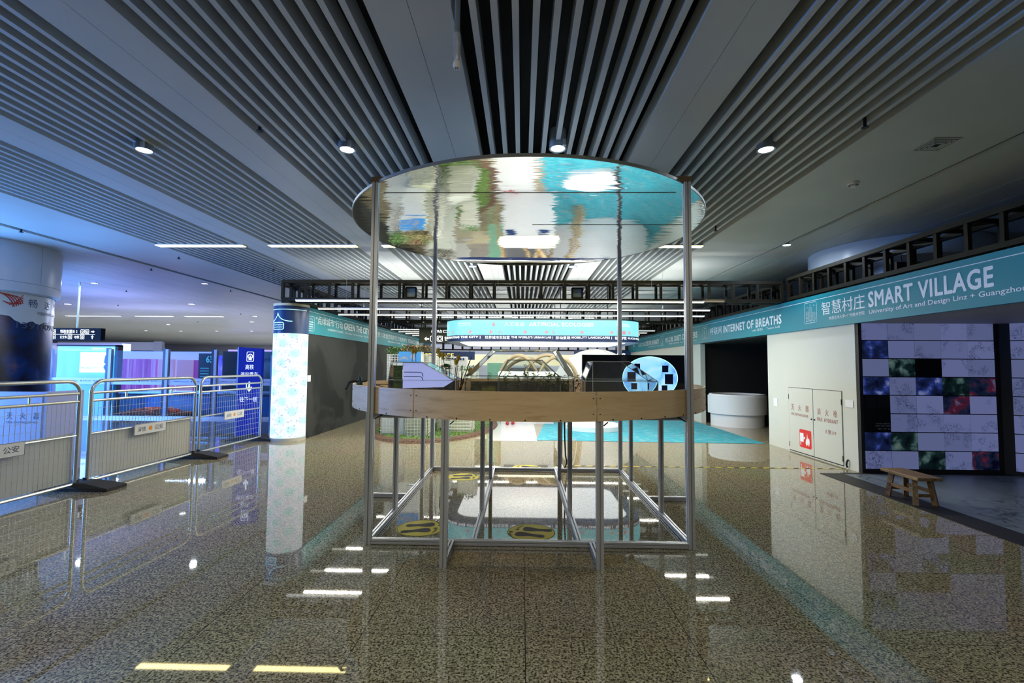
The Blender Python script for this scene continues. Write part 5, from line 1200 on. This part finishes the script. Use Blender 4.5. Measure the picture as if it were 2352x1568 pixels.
lt = MB(); letter(lt, '400-863-5777', (-11.90, 12.47, 1.25), u, VV, .46, .06, .01); letter(lt, '铁路候车室 Waiting Hall', (-12.3, 12.49, 1.80), u, VV, .5, .03, 0); lt.build('lettering', mat('ad_text', (.15, .45, .7), .5), ad)
lt = MB(); letter(lt, '地铁站 出口 1-2 号 →', (-11.65, 12.49, 1.78), u, VV, .6, .04, .01); lt.box(-12.5, 12.49, 1.75, -10.97, 12.495, 1.755); lt.build('white_lettering', txt_wl, ad)
MB().box(-10.98, 12.46, 0, -10.90, 12.62, 1.90).box(-12.6, 12.46, 1.86, -10.90, 12.62, 1.90).build('black_frame', black_m, ad)
# pink panels
def panelthing(name, label, cat, x0, x1, y, z1, m, grp=None):
    t = thing(name, label, cat, ((x0 + x1) / 2, y, 0), grp); MB().box(x0, y, 0, x1, y + .06, z1).build('panel_face', m, t); return t
mg = stripes('magenta_print', [(.35, (.30, .03, .22)), (.5, (.50, .06, .36)), (.6, (.62, .30, .52)), (.7, (.42, .05, .30))], 0, 9, emis=.45)
panelthing('magenta_panel', 'magenta striped wall panel seen through the glass partition', 'panel', -14.3, -12.15, 15.4, 1.56, mg)
panelthing('rose_panel', 'pale rose wall panel beside the striped magenta one', 'panel', -12.1, -11.55, 15.4, 1.55, mat('rose', (.62, .32, .42), .5, emis=(.65, .32, .45), es=.45))
panelthing('rose_panel', 'rose panel with a magenta edge strip behind the third glass pane', 'panel', -11.45, -10.9, 15.4, 1.53, MATS['rose']); panelthing('magenta_panel', 'narrow magenta strip panel beside the rose panel', 'panel', -10.88, -10.72, 15.4, 1.53, mg)
panelthing('pale_wall_panel', 'tall pale lilac wall panel above and behind the magenta panels', 'panel', -14.8, -10.4, 15.7, 1.82, mat('lilac_wall', (.55, .58, .88), .5, emis=(.50, .55, .9), es=.5))
dkp = panelthing('dark_info_panel', 'dark navy information panel with cyan figures', 'panel', -10.45, -9.95, 15.0, 1.75, mat('info_navy', (.01, .04, .08), .3))
lt = MB(); letter(lt, '63', (-10.2, 14.99, 1.45), u, VV, .22, .22, .03)
for i in range(5): lt.box(-10.38, 14.99, .9 + .09 * i, -10.1, 14.995, .92 + .09 * i)
lt.build('figures', mat('text_cyan', (.1, .5, .6), .5, emis=(.1, .5, .6), es=.5), dkp)
panelthing('blue_screen', 'bright violet blue screen beside the dark information panel', 'screen', -9.92, -9.68, 15.0, 1.68, blobs('screen_violet', [(.3, (.05, .04, .5)), (.6, (.18, .15, .95)), (.75, (.5, .5, 1))], 3, emis=.9))
dd = thing('dark_doorway', 'black glazed doorway with a pale mullion in the concourse', 'doorway', (-9.1, 15, 0)); MB().box(-9.66, 15.0, 0, -8.5, 15.1, 1.82).build('dark_opening', black_m, dd); MB().box(-9.15, 14.97, 0, -9.05, 15.0, 1.80).box(-8.58, 14.97, 0, -8.5, 15.0, 1.82).build('mullion', mat('mullion_teal', (.10, .22, .26), .3), dd)
lp = panelthing('landscape_poster', 'olive landscape poster with faint dark digits right of the doorway', 'poster', -8.45, -7.7, 15.0, 1.82, blobs('poster_olive', [(.3, (.02, .025, .02)), (.45, (.08, .09, .06)), (.6, (.16, .16, .10)), (.7, (.30, .42, .44))], 1.6, rough=.3))
lt = MB(); letter(lt, '3910061', (-8.35, 14.99, 1.50), u, VV, .55, .10, .01); lt.build('digits', txt_d, lp)
# blue parapet with orange flowers
pr = thing('escalator_parapet', 'blue parapet wall with dark slotted band behind the glass partition', 'parapet', (-9, 13, 0))
bluem = mat('parapet_blue', (.03, .16, .42), .35, var=.2, scale=2)
MB().box(-12, 13.0, 0, -6.2, 13.1, .62).build('parapet_body', bluem, pr)
m = MB()
for i in range(46): m.box(-11.9 + i * .12, 12.98, .52, -11.81 + i * .12, 13.0, .60)
m.build('slotted_band', mat('slot_navy', (.005, .015, .05), .5), pr); MB().box(-12, 12.97, .62, -6.2, 13.12, .65).build('cap_rail', alu, pr)
fb = thing('flower_bed', 'low bed of orange and white flowers behind the middle barrier', 'flowers', (-9.9, 12.4, 0))
m = MB()
for i in range(900):
    x, y = random.uniform(-10.6, -8.9), random.uniform(12.15, 12.7); z = .05 + .17 * (1 - ((x + 9.75) / .85) ** 2) * random.random(); a = random.uniform(0, 6.3); leaf(m, (x, y, z), (cos(a), -.6, .5), .10, .06)
m.build('flower_heads', blobs('flowers_orange', [(.35, (.55, .12, .03)), (.55, (.80, .32, .12)), (.7, (.85, .65, .5))], 9, emis=.0), fb)
MB().box(-10.6, 12.15, 0, -8.9, 12.7, .05).build('bed_soil', soil, fb)
# standing blue sign
bs = thing('blue_totem', 'dark blue standing sign reading high-speed rail with a white down arrow', 'sign', (-5.4, 9.3, 0))
MB().prism([(-5.62, 9.22, 0), (-5.22, 9.34, 0), (-5.22, 9.34, 1.72), (-5.62, 9.22, 1.745)], (.0, .08, 0)).build('totem_body', mat('totem_blue', (.006, .02, .30), .25, emis=(.005, .018, .30), es=.45), bs)
MB().prism([(-5.66, 9.24, 0), (-5.62, 9.22, 0), (-5.62, 9.22, 1.745), (-5.66, 9.24, 1.745)], (.0, .08, 0)).build('totem_edge', navy, bs)
ub = Vector((.40, .12, 0)).normalized(); ob = Vector((-5.62, 9.216, 0))
def bsw(mb, s, x, z, w, h, b=.01): letter(mb, s, ob + ub * x + Vector((0, -.003, z)), ub, VV, w, h, b)
lt = MB(); bsw(lt, '高铁', .13, 1.30, .15, .10); bsw(lt, '进站乘车', .05, 1.16, .31, .09); bsw(lt, '往下一层', .05, .66, .31, .10)
outline(lt, ob + ub * .15 + Vector((0, -.003, 1.46)), ub, VV, rrect(.12, .19, .02), .010); outline(lt, ob + ub * .21 + Vector((0, -.003, 1.56)), ub, VV, [(.04 * cos(a), .045 * sin(a)) for a in [radians(-60 + 30 * i) for i in range(11)]], .014, False)
poly(lt, ob + ub * .21 + Vector((0, -.003, .86)), ub, VV, [(0, 0), (.05, .06), (.05, .10), (.014, .09), (.014, .20), (-.014, .20), (-.014, .09), (-.05, .10), (-.05, .06)]); poly(lt, ob + ub * .21 + Vector((0, -.003, 1.485)), ub, VV, [(-.04, 0), (.04, 0), (.02, .018), (.01, .09), (-.01, .09), (-.02, .018)])
lt.build('lettering', mat('totem_text', (.9, .93, 1), .5, emis=(.85, .9, 1), es=1.0), bs)
bs2 = thing('blue_totem', 'edge of a second slim blue sign just behind the glowing pillar', 'sign', (-5.6, 10.6, 0)); MB().box(-5.72, 10.6, 0, -5.62, 10.7, 1.62).build('totem_body', mat('totem_blue2', (.02, .12, .32), .3), bs2)
# far concourse shapes
t = thing('bulkhead', 'dark grey overhead beam on a post in the far concourse', 'bulkhead', (-19, 19, 2.4)); MB().box(-22, 21.8, 2.03, -17.0, 22, 2.42).build('beam', mat('bulkhead_grey', (.10, .11, .14), .5), t); MB().box(-17.3, 21.7, 0, -16.9, 21.8, 2.45).build('support', mat('support_dark', (.08, .09, .12), .5), t)
t = thing('lit_sign_panel', 'faint violet lit panel on the far concourse wall', 'sign', (-16.5, 30, 0)); MB().box(-19, 30.03, 0, -16.2, 30.1, 1.95).build('panel_stand', white_lam, t); MB().box(-19, 30, 1.95, -16.2, 30.1, 2.35).build('panel_face', mat('violet_glow', (.3, .2, .9), .5, emis=(.35, .28, 1), es=.9), t)
t = thing('white_block', 'pale lilac block wall above the advert in the concourse', 'wall block', (-15, 17, 0)); MB().box(-18, 17.2, 0, -14.9, 17.6, 2.15).build('block_face', mat('lilac_block', (.5, .5, .75), .5, emis=(.45, .45, .8), es=.35), t)
MB().box(-17.9, 17.15, 1.75, -15.4, 17.2, 2.05).build('light_spots', mat('block_pale', (.6, .62, .8), .5, emis=(.6, .62, .9), es=.5), t)

# ================================================================== labels of look-alikes: each says its place among its fellows
ORD = ['leftmost', 'second from left', 'third from left', 'fourth from left', 'fifth from left', 'sixth from left', 'seventh from left', 'eighth from left', 'ninth from left', 'tenth from left', 'eleventh from left', 'twelfth from left', 'thirteenth from left', 'rightmost']
bpy.context.view_layer.update()
same = {}
for o in SC.objects:
    if o.parent is None and o.get('group') and o.get('label') and o.get('kind') is None: same.setdefault((o['group'], o['label']), []).append(o)
minv = cam.matrix_world.inverted()
for (g_, l_), os_ in same.items():
    if len(os_) < 2: continue
    def key(o):
        p = minv @ o.matrix_world.translation; return p.x / max(.01, -p.z) if p.z < 0 else p.x
    os_.sort(key=key)
    for i, o in enumerate(os_): o['label'] = l_ + ', ' + (ORD[i] if i < len(os_) - 1 or i == 0 else 'rightmost')
